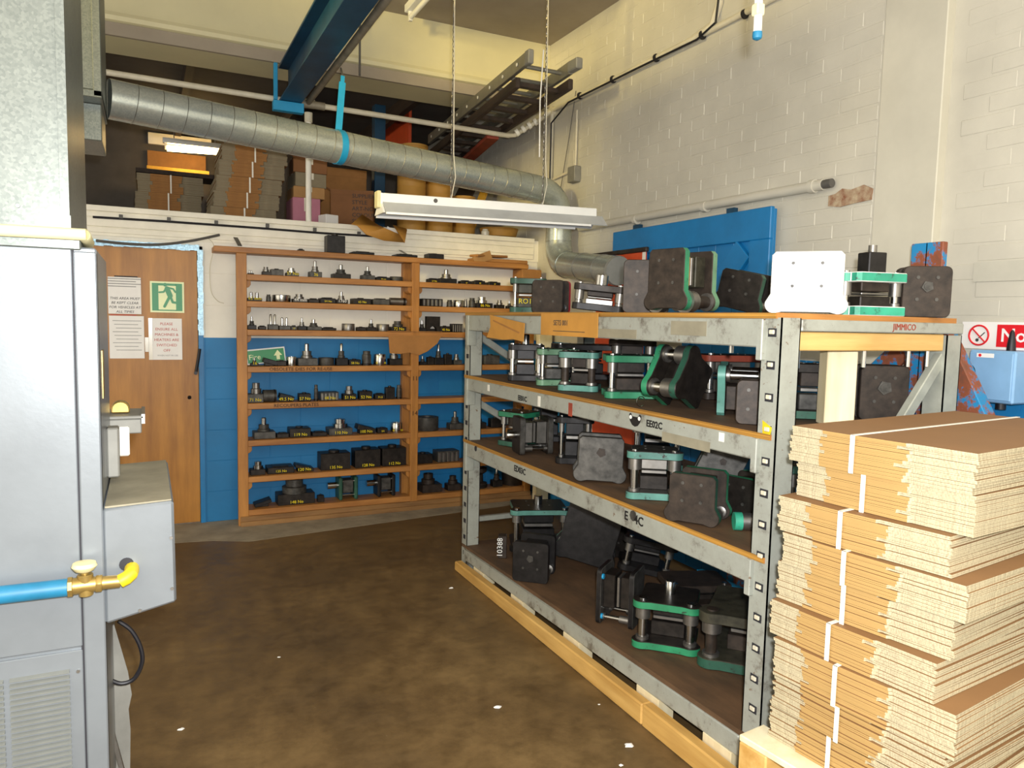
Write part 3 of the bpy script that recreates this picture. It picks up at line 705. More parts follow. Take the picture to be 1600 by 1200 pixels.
for k in range(6):
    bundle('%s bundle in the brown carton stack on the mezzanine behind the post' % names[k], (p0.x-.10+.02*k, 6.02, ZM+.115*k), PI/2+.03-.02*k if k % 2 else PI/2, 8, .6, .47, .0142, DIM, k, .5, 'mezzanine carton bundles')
for k in range(3):
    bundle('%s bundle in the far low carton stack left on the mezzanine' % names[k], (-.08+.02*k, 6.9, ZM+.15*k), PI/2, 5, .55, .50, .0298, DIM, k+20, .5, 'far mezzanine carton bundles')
def carton(name, label, x0, x1, y0, y1, z0, z1, mat, rz=0, flaps=True):
    t = thing(name, label, 'carton', ((x0+x1)/2, (y0+y1)/2, z0), rz); w_, d_, h_ = (x1-x0)/2, (y1-y0)/2, z1-z0
    obj('body', box(-w_, w_, -d_, d_, 0, h_), mat, t, .004)
    if flaps:
        obj('flap', MB().bar((-w_, -d_, h_), (-w_-.05, -d_+.02, h_+.03), .01, .01).box(-w_, w_, -d_-.003, -d_, h_*.9, h_*1.02), mat, t)
    if 'printed' not in label: obj('tape_seam', box(-w_-.001, w_+.001, -.02, .02, h_, h_+.001).box(-.02, .02, -d_-.002, -d_, h_*.55, h_), 'clear_tape', t)
    return t
carton('pink_box', 'pink cardboard box on the mezzanine behind the cream post', 1.04, 1.25, 6.0, 6.3, ZM, 2.43, 'pink_board', 0, False)
carton('carton', 'flat tan carton lying above the pink box', 1.05, 1.29, 6.02, 6.32, 2.432, 2.52, 'carton_tan', 0, False)
carton('carton', 'grey-brown flat carton on top of the tan carton', 1.06, 1.30, 6.04, 6.32, 2.521, 2.63, 'board_edge_dim', .05, False)
carton('carton', 'crumpled brown carton at the top of the small pile by the post', 1.06, 1.32, 6.05, 6.32, 2.632, 2.75, 'carton_brown', -.05)
bc = carton('carton', 'dark brown carton with printed side next to the hanging light end', 1.40, 1.74, 6.0, 6.45, ZM, 2.52, 'carton_brown', -.30)
for i, s in enumerate(('SUPPLIER', 'STYLE', 'ART-NO', 'COLOUR', 'SIZE')): text(s, .045, 'ink', bc, face_mtx((-.0, -.2275, .28-.05*i), (0, -1, 0)), ax='LEFT')
carton('carton', 'large worn carton behind the printed carton on the mezzanine', 1.38, 1.78, 6.6, 6.95, ZM, 2.79, 'old_card', 0)
carton('carton', 'open carton with white papers between the pink box and the printed carton', 1.24, 1.35, 5.86, 5.98, ZM, 2.30, 'paper', .3, False)
one('blue_column', box(-.05, .05, -.05, .05, 0, 1.22), 'blue_dark_steel', 'dark blue steel column between carton and kegs on the mezzanine', 'column', None, .004, (1.93, 6.75, ZM))
def keg(label, x, y, r, h, z0=ZM):
    t = thing('fibre_keg', label, 'keg', (x, y, z0), 0, 'fibre kegs on the mezzanine')
    obj('drum', MB().lathe([(r*.97, 0), (r, .012), (r, h*.8), (r*.985, h*.8+.004), (r*.985, h*.8+.01), (r, h*.8+.014), (r, h)], n=32), 'keg_board', t)
    obj('lid', MB().lathe([(r*.96, h), (r*1.01, h+.002), (r*1.01, h+.02), (r*.95, h+.022)], n=32), 'keg_board', t)
keg('front left fibre keg above the hanging light with the tall keg behind', 2.03, 6.1, .12, .50); keg('middle fibre keg in the front row above the hanging light', 2.285, 6.12, .12, .46)
keg('right fibre keg in the front row above the hanging light', 2.525, 6.14, .10, .36); keg('tallest fibre keg showing above the spiral duct', 2.20, 6.55, .125, .84)
one('brown_tray', MB().lathe([(.06, 0), (.15, .03), (.17, .10), (.16, .10), (.14, .035), (.0, .03)], n=24), 'keg_board', 'shallow tan bowl tilted at the right end of the mezzanine', 'bowl', None, 0, (2.78, 5.95, ZM+.005), (.0, 0, 0))
one('small_jar', MB().lathe([(.03, 0), (.035, .01), (.035, .06), (.025, .07), (.025, .08)], n=16), 'clear_tape', 'small pale jar at the front of the mezzanine beside the kegs', 'jar', None, 0, (2.60, 5.84, ZM))
one('black_bag', MB().lathe([(.12, 0), (.19, .06), (.2, .16), (.13, .25), (.03, .28)], n=14), 'black_rubber', 'dark sack slumped behind the kegs near the right wall', 'sack', None, 0, (2.72, 7.15, ZM))
one('plank', MB().bar((2.62, 6.3, ZM+.02), (2.97, 6.55, ZM+.72), .07, .03), 'yellow_plank', 'yellow plank leaning on the right wall behind the duct elbow', 'plank')
one('dark_panel', MB().bar((2.50, 6.62, ZM+.02), (2.90, 6.78, ZM+.74), .24, .02), 'dark_ladder_wood', 'dark panel leaning behind the yellow plank near the duct elbow', 'panel')
# lit tube and boards far back
lt = thing('lit_tube_light', 'glowing warm tube light at the back of the mezzanine', 'light', (.49, 8.5, 3.17))
obj('spine', box(-.3, .3, -.03, .03, .06, .11), 'white_enamel', lt); obj('tube', MB().cyl((-.26, 0, .01), (.26, 0, .03), .03, n=16), 'lit_tube', lt)
for x in (-.27, .27): obj('holder', box(x-.012, x+.012, -.02, .02, .0, .07), 'white_plastic', lt)
obj('hanger', box(-.2, -.19, -.01, .01, .11, .38).box(.19, .2, -.01, .01, .11, .38), 'steel_dull', lt)
one('yellow_plank', box(-.30, .30, -.05, .02, -.035, .04), 'yellow_plank', 'yellow plank lit from above under the glowing tube', 'plank', None, .003, (.34, 8.75, 2.985))
one('white_board', box(-.3, .33, -.02, .02, -.05, .07), 'fascia_paint', 'white board on the far wall above the glowing tube', 'board', None, .003, (.36, 9.04, 3.36))
one('ochre_panel', box(-.28, .30, -.02, .02, -.12, .10), 'old_card', 'ochre panel on the far wall lit by the glowing tube', 'panel', None, .003, (.33, 9.04, 3.14))
one('wall_shelf', box(-.4, .4, -.3, .1, -.02, .02).box(-.38, -.36, -.1, .1, -.75, -.02).box(.36, .38, -.1, .1, -.75, -.02), 'dark_ladder_wood', 'dark trestle shelf under the glowing tube on the mezzanine', 'shelf', None, 0, (.34, 8.75, 2.93))
sh2 = one('orange_sheet', box(-.015, .015, -.45, .45, -.12, .30), 'orange_paint', 'orange sheet hung high behind the ladders', 'sheet', None, .003, (2.36, 7.6, 3.25))
# kraft paper bag hanging over the mezzanine edge
kb = thing('kraft_paper_bag', 'crumpled kraft paper bag hanging over the mezzanine edge', 'paper bag', (0, 0, 0))
K = lambda u, v, y: tuple(P(u, v, y=y))
m = MB()
vs = [K(549, 350, 5.66), K(566, 335, 5.74), K(592, 352, 5.70), K(624, 366, 5.60), K(632, 379, 5.58), K(600, 376, 5.58), K(572, 366, 5.60), K(558, 352, 5.62), K(600, 356, 5.54)]
m.add(vs, [(0, 7, 2, 1), (7, 6, 8, 2), (6, 5, 8), (5, 4, 3, 8), (8, 3, 2)])
m2 = MB(); vs = [K(614, 352, 5.70), K(636, 358, 5.70), K(632, 380, 5.585), K(624, 366, 5.60)]; m2.add(vs, [(0, 1, 2, 3)])
for mm, nm in ((m, 'bag_body'), (m2, 'bag_side')):
    o = obj(nm, mm, 'kraft_paper', kb); md = o.modifiers.new('s', 'SOLIDIFY'); md.thickness = .004
obj('white_sheet', MB().cbox(P(610, 360, y=5.68), (.07, .01, .03), Euler((0, .5, 0))), 'paper', kb)
# ------------------------------------------------------------------ bookcase of small tools
BX0, BXM, BX1, BYF = .575, 1.855, 2.93, 5.53
ZS = [1.798, 1.611, 1.41, 1.148, .884, .617, .353, .111]
bk = thing('wooden_shelving', 'brown wooden shelving of press tools against the back wall', 'shelving', (0, BYF, 0))
for x, w_ in ((BX0, .068), (BXM, .06), (BX1-.06, .06)):
    obj('upright', box(x, x+w_, 0, .045, .0, 1.942), 'upright_wood', bk, .003)
    obj('rear_upright', box(x-.03 if x > 1 else x+.03, x+.03, .13, .19, .0, 1.942), 'upright_wood', bk, .003)
obj('top_board', box(.43, 2.86, -.006, .19, 1.942, 1.982), 'shelf_wood', bk, .004)
obj('top_end_block', box(2.80, 2.98, -.01, .17, 1.86, 1.94), 'old_card', bk, .003)
for k, z in enumerate(ZS):
    for a, b in ((BX0+.068, BXM), (BXM+.06, BX1-.06)):
        obj('shelf', box(a-.002, b+.002, .002, .19, z-.042, z), 'shelf_wood', bk, .003)
        if k < 7:
            for xx, s in ((a, 1), (b, -1)):
                o = [(0, 0), (.028*s, 0), (.028*s, -.03), (.018*s, -.045), (0, -.055)]
                if s < 0: o.reverse()
                c = MB().prism([(q[0], q[1]) for q in reversed(o)], .02, .15).xf(Matrix(((1, 0, 0, xx), (0, 0, 1, 0), (0, 1, 0, z-.042), (0, 0, 0, 1))))
                obj('cleat', c, 'upright_wood', bk, .002)
obj('plinth', box(BX0+.01, BX1, -.01, .02, .004, .069), 'plinth_wood', bk, .004)
obj('kick_board', box(BX0+.01, BX1, -.03, -.011, .0, .035), 'plinth_wood', bk, .003)
text('OBSOLETE DIES FOR RE-USE', .036, 'marker_brown', bk, face_mtx((.79, .0, ZS[3]-.021), (0, -1, 0)), ax='LEFT')
text('RECOUPERS PLATES', .036, 'marker_brown', bk, face_mtx((.82, .0, ZS[4]-.021), (0, -1, 0)), ax='LEFT')
for s, z in (('11', 1.045), ('14', .77)): text(s, .05, 'marker_brown', bk, face_mtx((BXM+.03, -.002, z), (0, -1, 0)))

ORD = ['first', 'second', 'third', 'fourth', 'fifth', 'sixth', 'seventh', 'eighth', 'ninth', 'tenth', 'eleventh', 'twelfth', 'thirteenth', 'fourteenth']
DESC = {'shank': 'punch tool with upright steel shank', 'block': 'dark steel block', 'plate': 'thin dark steel plate', 'ring': 'round steel ring', 'cyl': 'small upright steel cylinder', 'stack': 'steel block carrying a round tool', 'tilt': 'steel plate resting at a slant', 'lying': 'round steel bar lying on its side', 'arch': 'arched steel block with a round hole', 'comb': 'steel block with ribbed front', 'spool': 'spool shaped steel tool', 'pair': 'pair of upright steel pins on a base', 'die': 'small die set lying on its side'}
CATS = {'shank': 'punch', 'block': 'block', 'plate': 'plate', 'ring': 'ring', 'cyl': 'cylinder', 'stack': 'tool', 'tilt': 'plate', 'lying': 'bar', 'arch': 'block', 'comb': 'block', 'spool': 'tool', 'pair': 'tool', 'die': 'die set'}
def tool(kind, w_, h, label, loc, mat='die_dark', txt=None, tcol='chalk_yellow', rz=0, seed=0, top='steel_dull'):
    r = random.Random(seed); nm = {'shank': 'punch_tool', 'ring': 'steel_ring', 'plate': 'steel_plate', 'block': 'steel_block', 'tilt': 'steel_plate', 'lying': 'steel_bar', 'cyl': 'steel_cylinder'}.get(kind, 'press_tool')
    t = thing(nm, label, CATS[kind], loc, rz, 'press tools on the wooden shelving'); d = min(.14, max(.04, w_*.8))
    fy = -d/2
    if kind in ('block', 'plate'):
        obj('body', box(-w_/2, w_/2, -d/2, d/2, 0, h), mat, t, min(.004, h*.2))
        if kind == 'block': obj('boss', MB().cyl((0, 0, h-.001), (0, 0, h+h*.12), w_*.18, n=14), 'die_dark', t)
        else: obj('rim', box(-w_*.3, w_*.3, -d*.3, d*.3, h-.001, h+.006), 'die_dark', t, .002)
    elif kind == 'shank':
        b = h*.34; obj('base', box(-w_/2, w_/2, -d/2, d/2, 0, b), mat, t, .003)
        obj('collar', MB().lathe([(w_*.30, b-.001), (w_*.30, b+h*.1), (w_*.24, b+h*.12), (w_*.24, h*.66)], n=18), top, t)
        obj('shank', MB().lathe([(w_*.12, h*.655), (w_*.12, h*.97), (w_*.08, h)], n=14), 'steel', t)
    elif kind == 'pair':
        obj('base', box(-w_/2, w_/2, -d/2, d/2, 0, h*.35), mat, t, .003)
        for x in (-.2, .2): obj('pin', MB().lathe([(w_*.12, h*.349), (w_*.12, h*.94), (w_*.07, h)], (w_*x, 0, 0), 12), 'steel', t)
    elif kind == 'ring':
        R = w_/2; obj('ring', MB().lathe([(R*.98, 0), (R, .003), (R, h-.003), (R*.96, h), (R*.6, h), (R*.58, h*.7), (0, h*.7)], n=26), top, t)
        obj('core', MB().cyl((0, 0, h*.69), (0, 0, h*.85), R*.25, n=12), 'die_dark', t)
    elif kind == 'cyl':
        R = w_/2; obj('body', MB().lathe([(R, 0), (R, h*.75), (R*.8, h*.78), (R*.8, h)], n=18), top, t); obj('foot', MB().lathe([(R*1.15, 0), (R*1.15, h*.12), (R, h*.14)], n=18), 'die_dark', t)
    elif kind == 'stack':
        b = h*.45; obj('block', box(-w_/2, w_/2, -d/2, d/2, 0, b), mat, t, .003); R = w_*.33
        obj('ring', MB().lathe([(R, b-.001), (R, b+(h-b)*.45), (R*.72, b+(h-b)*.5), (R*.72, h), (R*.3, h), (R*.3, h*.95), (0, h*.95)], (r.uniform(-.1, .1)*w_, 0, 0), 22), top, t)
    elif kind == 'spool':
        R = w_/2; obj('body', MB().lathe([(R, 0), (R, h*.22), (R*.55, h*.27), (R*.5, h*.62), (R*.95, h*.74), (R*.95, h*.9), (R*.4, h*.92), (R*.4, h)], n=24), top, t); obj('rim', MB().lathe([(R*1.06, h*.04), (R*1.06, h*.14), (R, h*.16)], n=24), mat, t)
    elif kind == 'tilt':
        an = .28; m = MB().box(-w_/2, w_/2, -d/2, d/2, 0, h*.35).xf(Matrix.Translation((0, 0, math.sin(an)*w_/2)) @ Matrix.Rotation(an*(-1 if seed % 2 else 1), 4, 'Y')); obj('plate', m, mat, t, .003)
        obj('support', box(-w_*.35, w_*.3, -d*.3, d*.3, 0, h*.3), 'die_dark', t, .003)
    elif kind == 'lying':
        R = h/2; obj('bar', MB().cyl((-w_/2, 0, R), (w_/2, 0, R), R, n=20), top, t); obj('end_cap', MB().cyl((w_*.3, 0, R), (w_*.42, 0, R), R*1.04, n=20), mat, t)
    elif kind == 'arch':
        o = [(-w_/2, 0), (-w_/2, h), (w_/2, h), (w_/2, 0), (w_*.3, 0)]+[(w_*.28*math.cos(a*PI/8), h*.05+w_*.36*math.sin(a*PI/8)) for a in range(9)]+[(-w_*.3, 0)]
        o.reverse(); obj('arch', MB().prism(o, -d*.25, d*.25).xf(Matrix(((1, 0, 0, 0), (0, 0, 1, 0), (0, 1, 0, 0), (0, 0, 0, 1)))), mat, t); obj('foot', box(-w_/2, w_/2, d*.25, d*.4, 0, h*.2), mat, t)
    elif kind == 'comb':
        obj('body', box(-w_/2, w_/2, -d/2+.012, d/2, 0, h), mat, t, .003)
        for k in range(5): obj('rib', box(-w_/2+w_*.2*k+.004, -w_/2+w_*.2*k+w_*.12, -d/2, -d/2+.014, .004, h*.9), 'steel_dull', t, .002)
    elif kind == 'die':
        for s in (-1, 1): obj('shoe', box(s*w_*.3-w_*.07, s*w_*.3+w_*.07, -d/2, d/2, 0, h), mat, t, .008)
        for z, y in ((.2, -.3), (.8, -.3), (.2, .3), (.8, .3)): obj('guide_post', MB().cyl((-w_*.34, d*y, h*z), (w_*.34, d*y, h*z), .008, n=10), 'steel', t)
        obj('core', box(-w_*.2, w_*.2, -d*.36, d*.36, h*.3, h*.85), 'die_grey', t, .003)
        obj('shank', MB().cyl((-w_*.37, 0, h*.6), (-w_*.75, 0, h*.6), h*.14, n=16), 'steel', t)
    if txt: text(txt, min(.032, h*.55), tcol, t, face_mtx((0, -d/2-.002, min(h*.4, .02)), (0, -1, 0)), 'chalk_mark')
    return t
def W(u, z, y=BYF+.09): return P(u, P_v(u, z, y), y=y)
def P_v(u, z, y):
    d = CR*((u-800)/FPX)+CF   # vertical pixel where that column reaches height z on plane y
    lo, hi = -400, 1600
    for _ in range(40):
        m = (lo+hi)/2
        if P(u, m, y=y).z > z: lo = m
        else: hi = m
    return m
SHELF_ITEMS = [
 [[(391,9,7,'pair'),(416,14,13,'stack'),(432,19,10,'block','die_grey'),(456,19,13,'stack','die_grey','57 No'),(492,19,26,'shank','die_grey','36'),(533,27,22,'shank'),(574,20,21,'shank','die_grey'),(597,22,5,'plate','die_black','75 mm'),(619,20,7,'ring')],
  [(676,18,6,'plate','die_black','57 No'),(698,28,22,'shank','die_black'),(726,18,5,'plate','die_black','67'),(747,18,6,'plate','die_black','45'),(770,20,5,'plate','die_black','57')]],
 [[(397,22,14,'pair','die_dark','62 mm'),(419,7,11,'cyl'),(440,28,11,'ring'),(468,22,13,'stack','die_grey','44 mm','chalk_white'),(489,16,6,'plate'),(511,24,8,'plate','die_black','54 No'),(533,18,19,'shank','die_dark','1760','chalk_white'),(564,28,9,'block','die_dark','65 No'),(594,26,9,'plate','die_grey'),(622,26,12,'lying')],
  [(674,34,12,'comb','die_dark'),(701,9,11,'cyl'),(716,17,11,'ring'),(726,5,13,'cyl'),(736,10,15,'cyl'),(755,26,17,'stack','die_black','86 No'),(779,14,13,'stack'),(794,10,13,'shank','die_black')]],
 [[(393,13,20,'shank','die_black'),(409,12,5,'plate'),(426,15,24,'pair','die_grey'),(444,17,19,'pair','die_grey'),(458,9,6,'plate','die_grey','57'),(471,13,19,'shank','die_black'),(490,22,17,'shank','die_grey'),(513,22,4,'plate'),(544,20,11,'ring'),(563,14,6,'block'),(579,14,18,'shank'),(598,20,11,'ring','die_dark','66'),(621,24,16,'stack','die_black','72 No')],
  [(658,12,18,'shank','die_black'),(676,22,24,'arch'),(694,16,9,'block','die_dark','45 No'),(713,18,13,'comb'),(742,20,8,'plate')]],
 [[(397,12,13,'shank','die_black','16'),(421,22,20,'tilt','die_black'),(439,14,8,'block'),(455,15,14,'ring'),(480,30,34,'shank','die_grey'),(510,24,12,'ring'),(533,18,34,'shank','die_black'),(553,18,9,'block','die_black','58 No'),(572,14,22,'cyl'),(593,19,17,'ring','die_dark','61 No'),(617,20,22,'stack')],
  [(659,12,14,'shank','die_black'),(671,11,12,'block'),(684,15,32,'shank','die_black'),(698,12,16,'block'),(713,13,16,'stack','die_grey'),(766,26,14,'block','die_grey')]],
 [[(398,24,30,'stack','die_grey','71 No'),(421,20,19,'lying'),(446,22,22,'tilt','die_black','49.5 No'),(475,18,12,'block','die_dark','57 No'),(493,6,25,'cyl'),(514,28,13,'comb','die_grey','48 No'),(545,20,21,'stack','die_dark','51 No'),(570,20,13,'block','die_dark','52 No'),(592,16,8,'plate','die_dark','71.5'),(608,14,18,'block'),(622,8,21,'cyl')],
  []],
 [[(413,32,32,'shank','die_grey'),(441,18,7,'plate'),(468,32,14,'block','die_dark','119 No'),(498,22,6,'plate'),(531,36,24,'stack','die_grey','110 No'),(570,28,22,'tilt','die_dark','100 No'),(596,16,8,'block','die_dark','54'),(619,18,15,'ring','die_dark','64 No')],
  [(669,36,21,'ring'),(711,22,28,'shank','die_grey'),(748,20,20,'stack'),(773,18,14,'block')]],
 [[(402,22,20,'stack'),(438,40,10,'plate','die_dark','125 No'),(474,28,15,'tilt','die_dark','120 No'),(523,46,26,'block','die_dark','135 No'),(573,40,28,'block','die_dark','128 No'),(614,38,28,'block','die_dark','112 No')],
  [(661,26,15,'block'),(699,36,17,'comb','die_grey'),(735,14,14,'tilt')]],
 [[(411,26,16,'tilt','die_black'),(462,56,38,'stack','die_dark','148 No'),(500,10,11,'block'),(543,40,36,'die','green_dark'),(602,38,34,'die','die_black')],
  [(673,32,28,'stack','die_brown'),(708,22,22,'stack','die_brown'),(749,26,34,'spool','die_dark'),(775,16,30,'shank','die_dark'),(803,34,20,'ring')]],
]
for k, bays in enumerate(SHELF_ITEMS):
    for b, items in enumerate(bays):
        for i, it in enumerate(items):
            u, wp, hp, kind = it[:4]; mat = it[4] if len(it) > 4 else 'die_dark'; txt = it[5] if len(it) > 5 else None; tc = it[6] if len(it) > 6 else 'chalk_yellow'
            p = W(u, ZS[k]); s = ppm(p)
            lab = '%s, %s from left, %s shelf, %s bay' % (DESC[kind], ORD[i], ORD[k], ('left', 'right')[b])
            tp = 'steel' if kind in ('ring', 'stack') and (i+k) % 3 == 0 else ('steel_dull' if (i+k) % 3 == 1 else 'die_grey')
            if k == 7 and b == 1: tp = 'die_brown'
            tool(kind, wp/s, hp/s, lab, (p.x, BYF+.05+min(.14, max(.04, wp/s*.8))/2, ZS[k]), mat, txt, tc, 0, i+13*k, tp)
# stacked upper block on the seventh shelf
# green exit strip leaning on the fourth shelf
es = thing('exit_strip_sign', 'green and white fire exit strip sign leaning on the fourth shelf', 'sign', (0, 0, 0))
a, b = W(386, ZS[3], BYF+.17), W(447, ZS[3], BYF+.17); es.location = ((a.x+b.x)/2, BYF+.165, ZS[3]+.03); wd = b.x-a.x
es.rotation_euler = (-.12, -.10, 0)
obj('board', box(-wd/2, wd/2, -.002, .002, 0, .11), 'paper', es); obj('green_field', box(-wd/2+.008, wd/2-.008, -.0035, -.002, .008, .10), 'sign_green', es)
obj('arrow', MB().prism([(-.03, 0), (.03, 0), (0, .04)], 0, .001).box(-.012, .012, -.03, .0, 0, .001).xf(face_mtx((.085, -.0036, .05), (0, -1, 0))), 'sign_cream', es)
text('Fire', .055, 'sign_cream', es, face_mtx((-.08, -.0036, .05), (0, -1, 0)))
drop(es, ZS[3])
# on top of the bookcase
ZT = 1.982
def topthing(u, wp, hp, kind, label, mat='die_black', rz=0):
    p = W(u, ZT, BYF+.08); s = ppm(p); return tool(kind, wp/s, hp/s, label, (p.x, BYF+.08, ZT), mat, None, '', rz, u)
topthing(470, 10, 3, 'plate', 'small dark metal scrap on the bookcase top left of the standing block')
tb = topthing(523, 28, 27, 'block', 'dark square steel block standing on top of the bookcase')
topthing(565, 34, 4, 'plate', 'thin black plate on the bookcase top beside the standing block')
topthing(632, 34, 4, 'plate', 'flat black plate on the bookcase top over the middle upright')
topthing(678, 26, 8, 'block', 'small low black block on the bookcase top right of middle')
for nm, u0, v0, u1, v1, lab in (('metal_bracket', 368, 371, 375, 384, 'bent metal bracket at the left top corner of the bookcase'), ('metal_bracket', 625, 391, 638, 399, 'bent metal bracket on the bookcase above the middle upright')):
    a, b = P(u0, v0, y=BYF+.15), P(u1, v1, y=BYF+.06)
    m = MB().bar(a, (b.x, b.y, max(b.z, ZT+.004)), .03, .003).bar((b.x-.03, b.y, ZT+.002), (b.x+.05, b.y, ZT+.002), .03, .003); one(nm, m, 'steel_dull', lab, 'bracket')
fc = thing('folded_cardboard', 'folded piece of brown cardboard on the bookcase top', 'cardboard', (P(775, 410, y=BYF+.08).x, BYF+.08, ZT))
obj('lower_fold', box(-.22, .26, -.07, .09, 0, .03), 'old_card', fc, .006); obj('upper_fold', MB().bar((-.23, -.06, .045), (.10, .06, .06), .1, .02), 'old_card', fc, .006); obj('end_flap', MB().bar((-.23, -.075, .0), (-.08, -.075, .06), .006, .07), 'carton_tan', fc)
# cardboard flap hanging from the third shelf
hf = thing('hanging_card', 'torn brown cardboard flap hanging from the third shelf front', 'cardboard', (0, 0, 0))
c0 = [(607, 524), (690, 525), (683, 537), (668, 549), (655, 555), (640, 551), (625, 553), (609, 552)]
o = [(P(u, v, y=BYF-.012).x, P(u, v, y=BYF-.012).z) for u, v in c0]; o.reverse()
obj('flap', MB().prism(o, -.004, 0).xf(Matrix(((1, 0, 0, 0), (0, 0, -1, BYF-.012), (0, 1, 0, 0), (0, 0, 0, 1)))), 'old_card', hf)
obj('tongue', box(P(607, 524, y=BYF).x, P(690, 525, y=BYF).x, BYF-.016, BYF+.03, ZS[2]+.001, ZS[2]+.005), 'old_card', hf)

# ------------------------------------------------------------------ steel rack
RX0, RX1, RY0, RY1 = 1.72, 2.585, 1.655, 4.13
rk = thing('steel_rack', 'heavy grey steel rack with plywood decks loaded with die sets', 'rack', (0, 0, 0))
def tilt4(y): return .205+(.15-.205)*(y-RY0)/(RY1-RY0)      # bottom level sags towards the far end
hole = MB().box(-.0015, .0, -.016, .017, -.014, .012).mesh('slot', ['seam_dark']); tabm = MB().box(-.007, .0, -.006, .014, -.006, .0075).mesh('locking_tab', ['conduit_paint'], .002)
for (x, y) in ((RX0, RY0), (RX0, RY1-.08), (RX1-.08, RY0), (RX1-.08, RY1-.08)):
    front = x == RX0; near = y == RY0
    h = 1.545 if front else 1.50
    m = MB().box(x, x+.004, y, y+.08, 0, h).box(x, x+.08, y, y+.004, 0, h).box(x, x+.08, y+.076, y+.08, 0, h).box(x+.076, x+.08, y, y+.02, 0, h)
    po = obj('post', m, 'rack_worn' if front else 'rack_grey', rk)
    obj('foot_plate', box(x-.01, x+.09, y-.01, y+.09, 0, .005), 'rack_grey', po)
    if front:
        for k in range(15):
            z = 1.50-.1*k
            if z < .05: continue
            link('slot', hole, po, (x, y+.035, z)); 
            if near: link('locking_tab', tabm, po, (x-.001, y+.03, z))
# long beams
lev = ((1.452, 1.541), (1.098, 1.168), (.702, .78), (None, None))
for k, (z0, z1) in enumerate(lev):
    for x in (RX0-.012, RX1-.035):
        if z0 is None:
            m = MB(); ya, yb = RY0+.08, RY1-.06
            vs = [(xx, yy, tilt4(yy)+dz) for yy in (ya, yb) for xx, dz in ((x, -.088), (x+.045, -.088), (x+.045, -.018), (x, -.018))]
            m.add(vs, [(3, 2, 1, 0), (4, 5, 6, 7), (0, 1, 5, 4), (1, 2, 6, 5), (2, 3, 7, 6), (3, 0, 4, 7)])
        else: m = box(x, x+.045, RY0+.075, RY1-.06, z0, z1)
        b = obj('beam', m, 'rack_worn', rk, .004)
        if z0 and x < 2:
            obj('end_connector', box(x-.006, x+.05, RY1-.085, RY1-.06, z0-.09, z1), 'rack_grey', b, .003)
            obj('end_connector', box(x-.006, x+.05, RY0+.06, RY0+.085, z0-.04, z1), 'rack_worn', b, .003)
# plywood decks: top face and layered edge
for k, z in enumerate((1.56, 1.186, .798)):
    dk = obj('plywood_deck', box(RX0-.004, RX1-.01, RY0+.02, RY1-.01, z-.018, z-.0005), 'ply_top', rk)
    obj('ply_edge', box(RX0-.006, RX0-.003, RY0+.02, RY1-.01, z-.018, z), 'ply_edge', dk)
    obj('ply_end', box(RX0-.004, RX1-.01, RY0+.017, RY0+.021, z-.018, z), 'shelf_wood', dk)
m = MB(); ya, yb = RY0+.02, RY1-.01
vs = [(xx, yy, tilt4(yy)+dz) for yy in (ya, yb) for xx, dz in ((RX0-.004, -.018), (RX1-.01, -.018), (RX1-.01, 0), (RX0-.004, 0))]
m.add(vs, [(3, 2, 1, 0), (4, 5, 6, 7), (0, 1, 5, 4), (1, 2, 6, 5), (2, 3, 7, 6), (3, 0, 4, 7)]); obj('plywood_deck', m, 'ply_top', rk)
# end frames
for y, nm in ((RY0+.03, 'n'), (RY1-.04, 'f')):
    for z in (1.48, .75, .30):
        obj('end_rail', MB().bar((RX0+.08, y, z), (RX1-.08, y, z), .03, .03), 'rack_grey', rk, .003)
    for a, b in ((((RX0+.07, .55), (RX1-.06, 1.43)), ((RX0+.07, .50), (RX1-.07, .12))) if nm == 'n' else (((RX0+.07, 1.42), (RX1-.07, .98)), ((RX0+.07, 1.02), (RX1-.07, .60)))):
        obj('brace', MB().bar((a[0], y, a[1]), (b[0], y, b[1]), .03, .04), 'rack_grey', rk, .003)
er = obj('top_end_channel', box(RX0+.08, RX1-.0, RY0-.005, RY0+.03, 1.505, 1.542), 'rack_worn', rk, .003)
text('JIMMICO', .03, 'red_brown', er, face_mtx((2.27, RY0-.006, 1.524), (0, -1, 0)))
obj('timber_end_rail', box(RX0+.08, RX1-.09, RY0+.005, RY0+.045, 1.445, 1.503), 'pine_x', rk, .003)
for x in (1.82, 2.12, 2.34, 2.44): obj('bolt', MB().cyl((x, RY0+.025, 1.444), (x, RY0+.025, 1.39), .007, n=10), 'steel', rk)
obj('bolt', MB().cyl((RX0+.06, 1.93, 1.45), (RX0+.06, 1.93, 1.425), .008, n=10), 'steel', rk)
# stencilled codes on the beams
def stencil(u, v, s, size=.036, dx=0): 
    p = P(u, v, x=RX0-.0135); return text(s, size, 'stencil_black', rk, face_mtx((RX0-.0135, p.y, p.z), (-1, 0, 0)), 'stencil_code', bold=.0008)
stencil(816, 623, 'EE01C'); stencil(1022, 664, 'EE02C'); stencil(812, 735, 'ED03C', .044); stencil(990, 811, 'E   4C', .05)
p = P(989, 806, x=RX0-.0135); obj('dark_sticker', MB().cyl((RX0-.0137, p.y, p.z), (RX0-.012, p.y, p.z), .022, n=8), 'die_grey', rk)
p = P(992, 656, x=RX0-.0135)
mk_ = MB()
for s in (-1, 1): mk_.cyl((RX0-.0137, p.y+s*.022, p.z+.006), (RX0-.012, p.y+s*.022, p.z+.006), .017, n=14)
mk_.prism([(-.036, .0), (-.02, -.02), (0, -.027), (.02, -.02), (.036, .0), (0, .01)], 0, .0015).xf(Matrix.Identity(4))
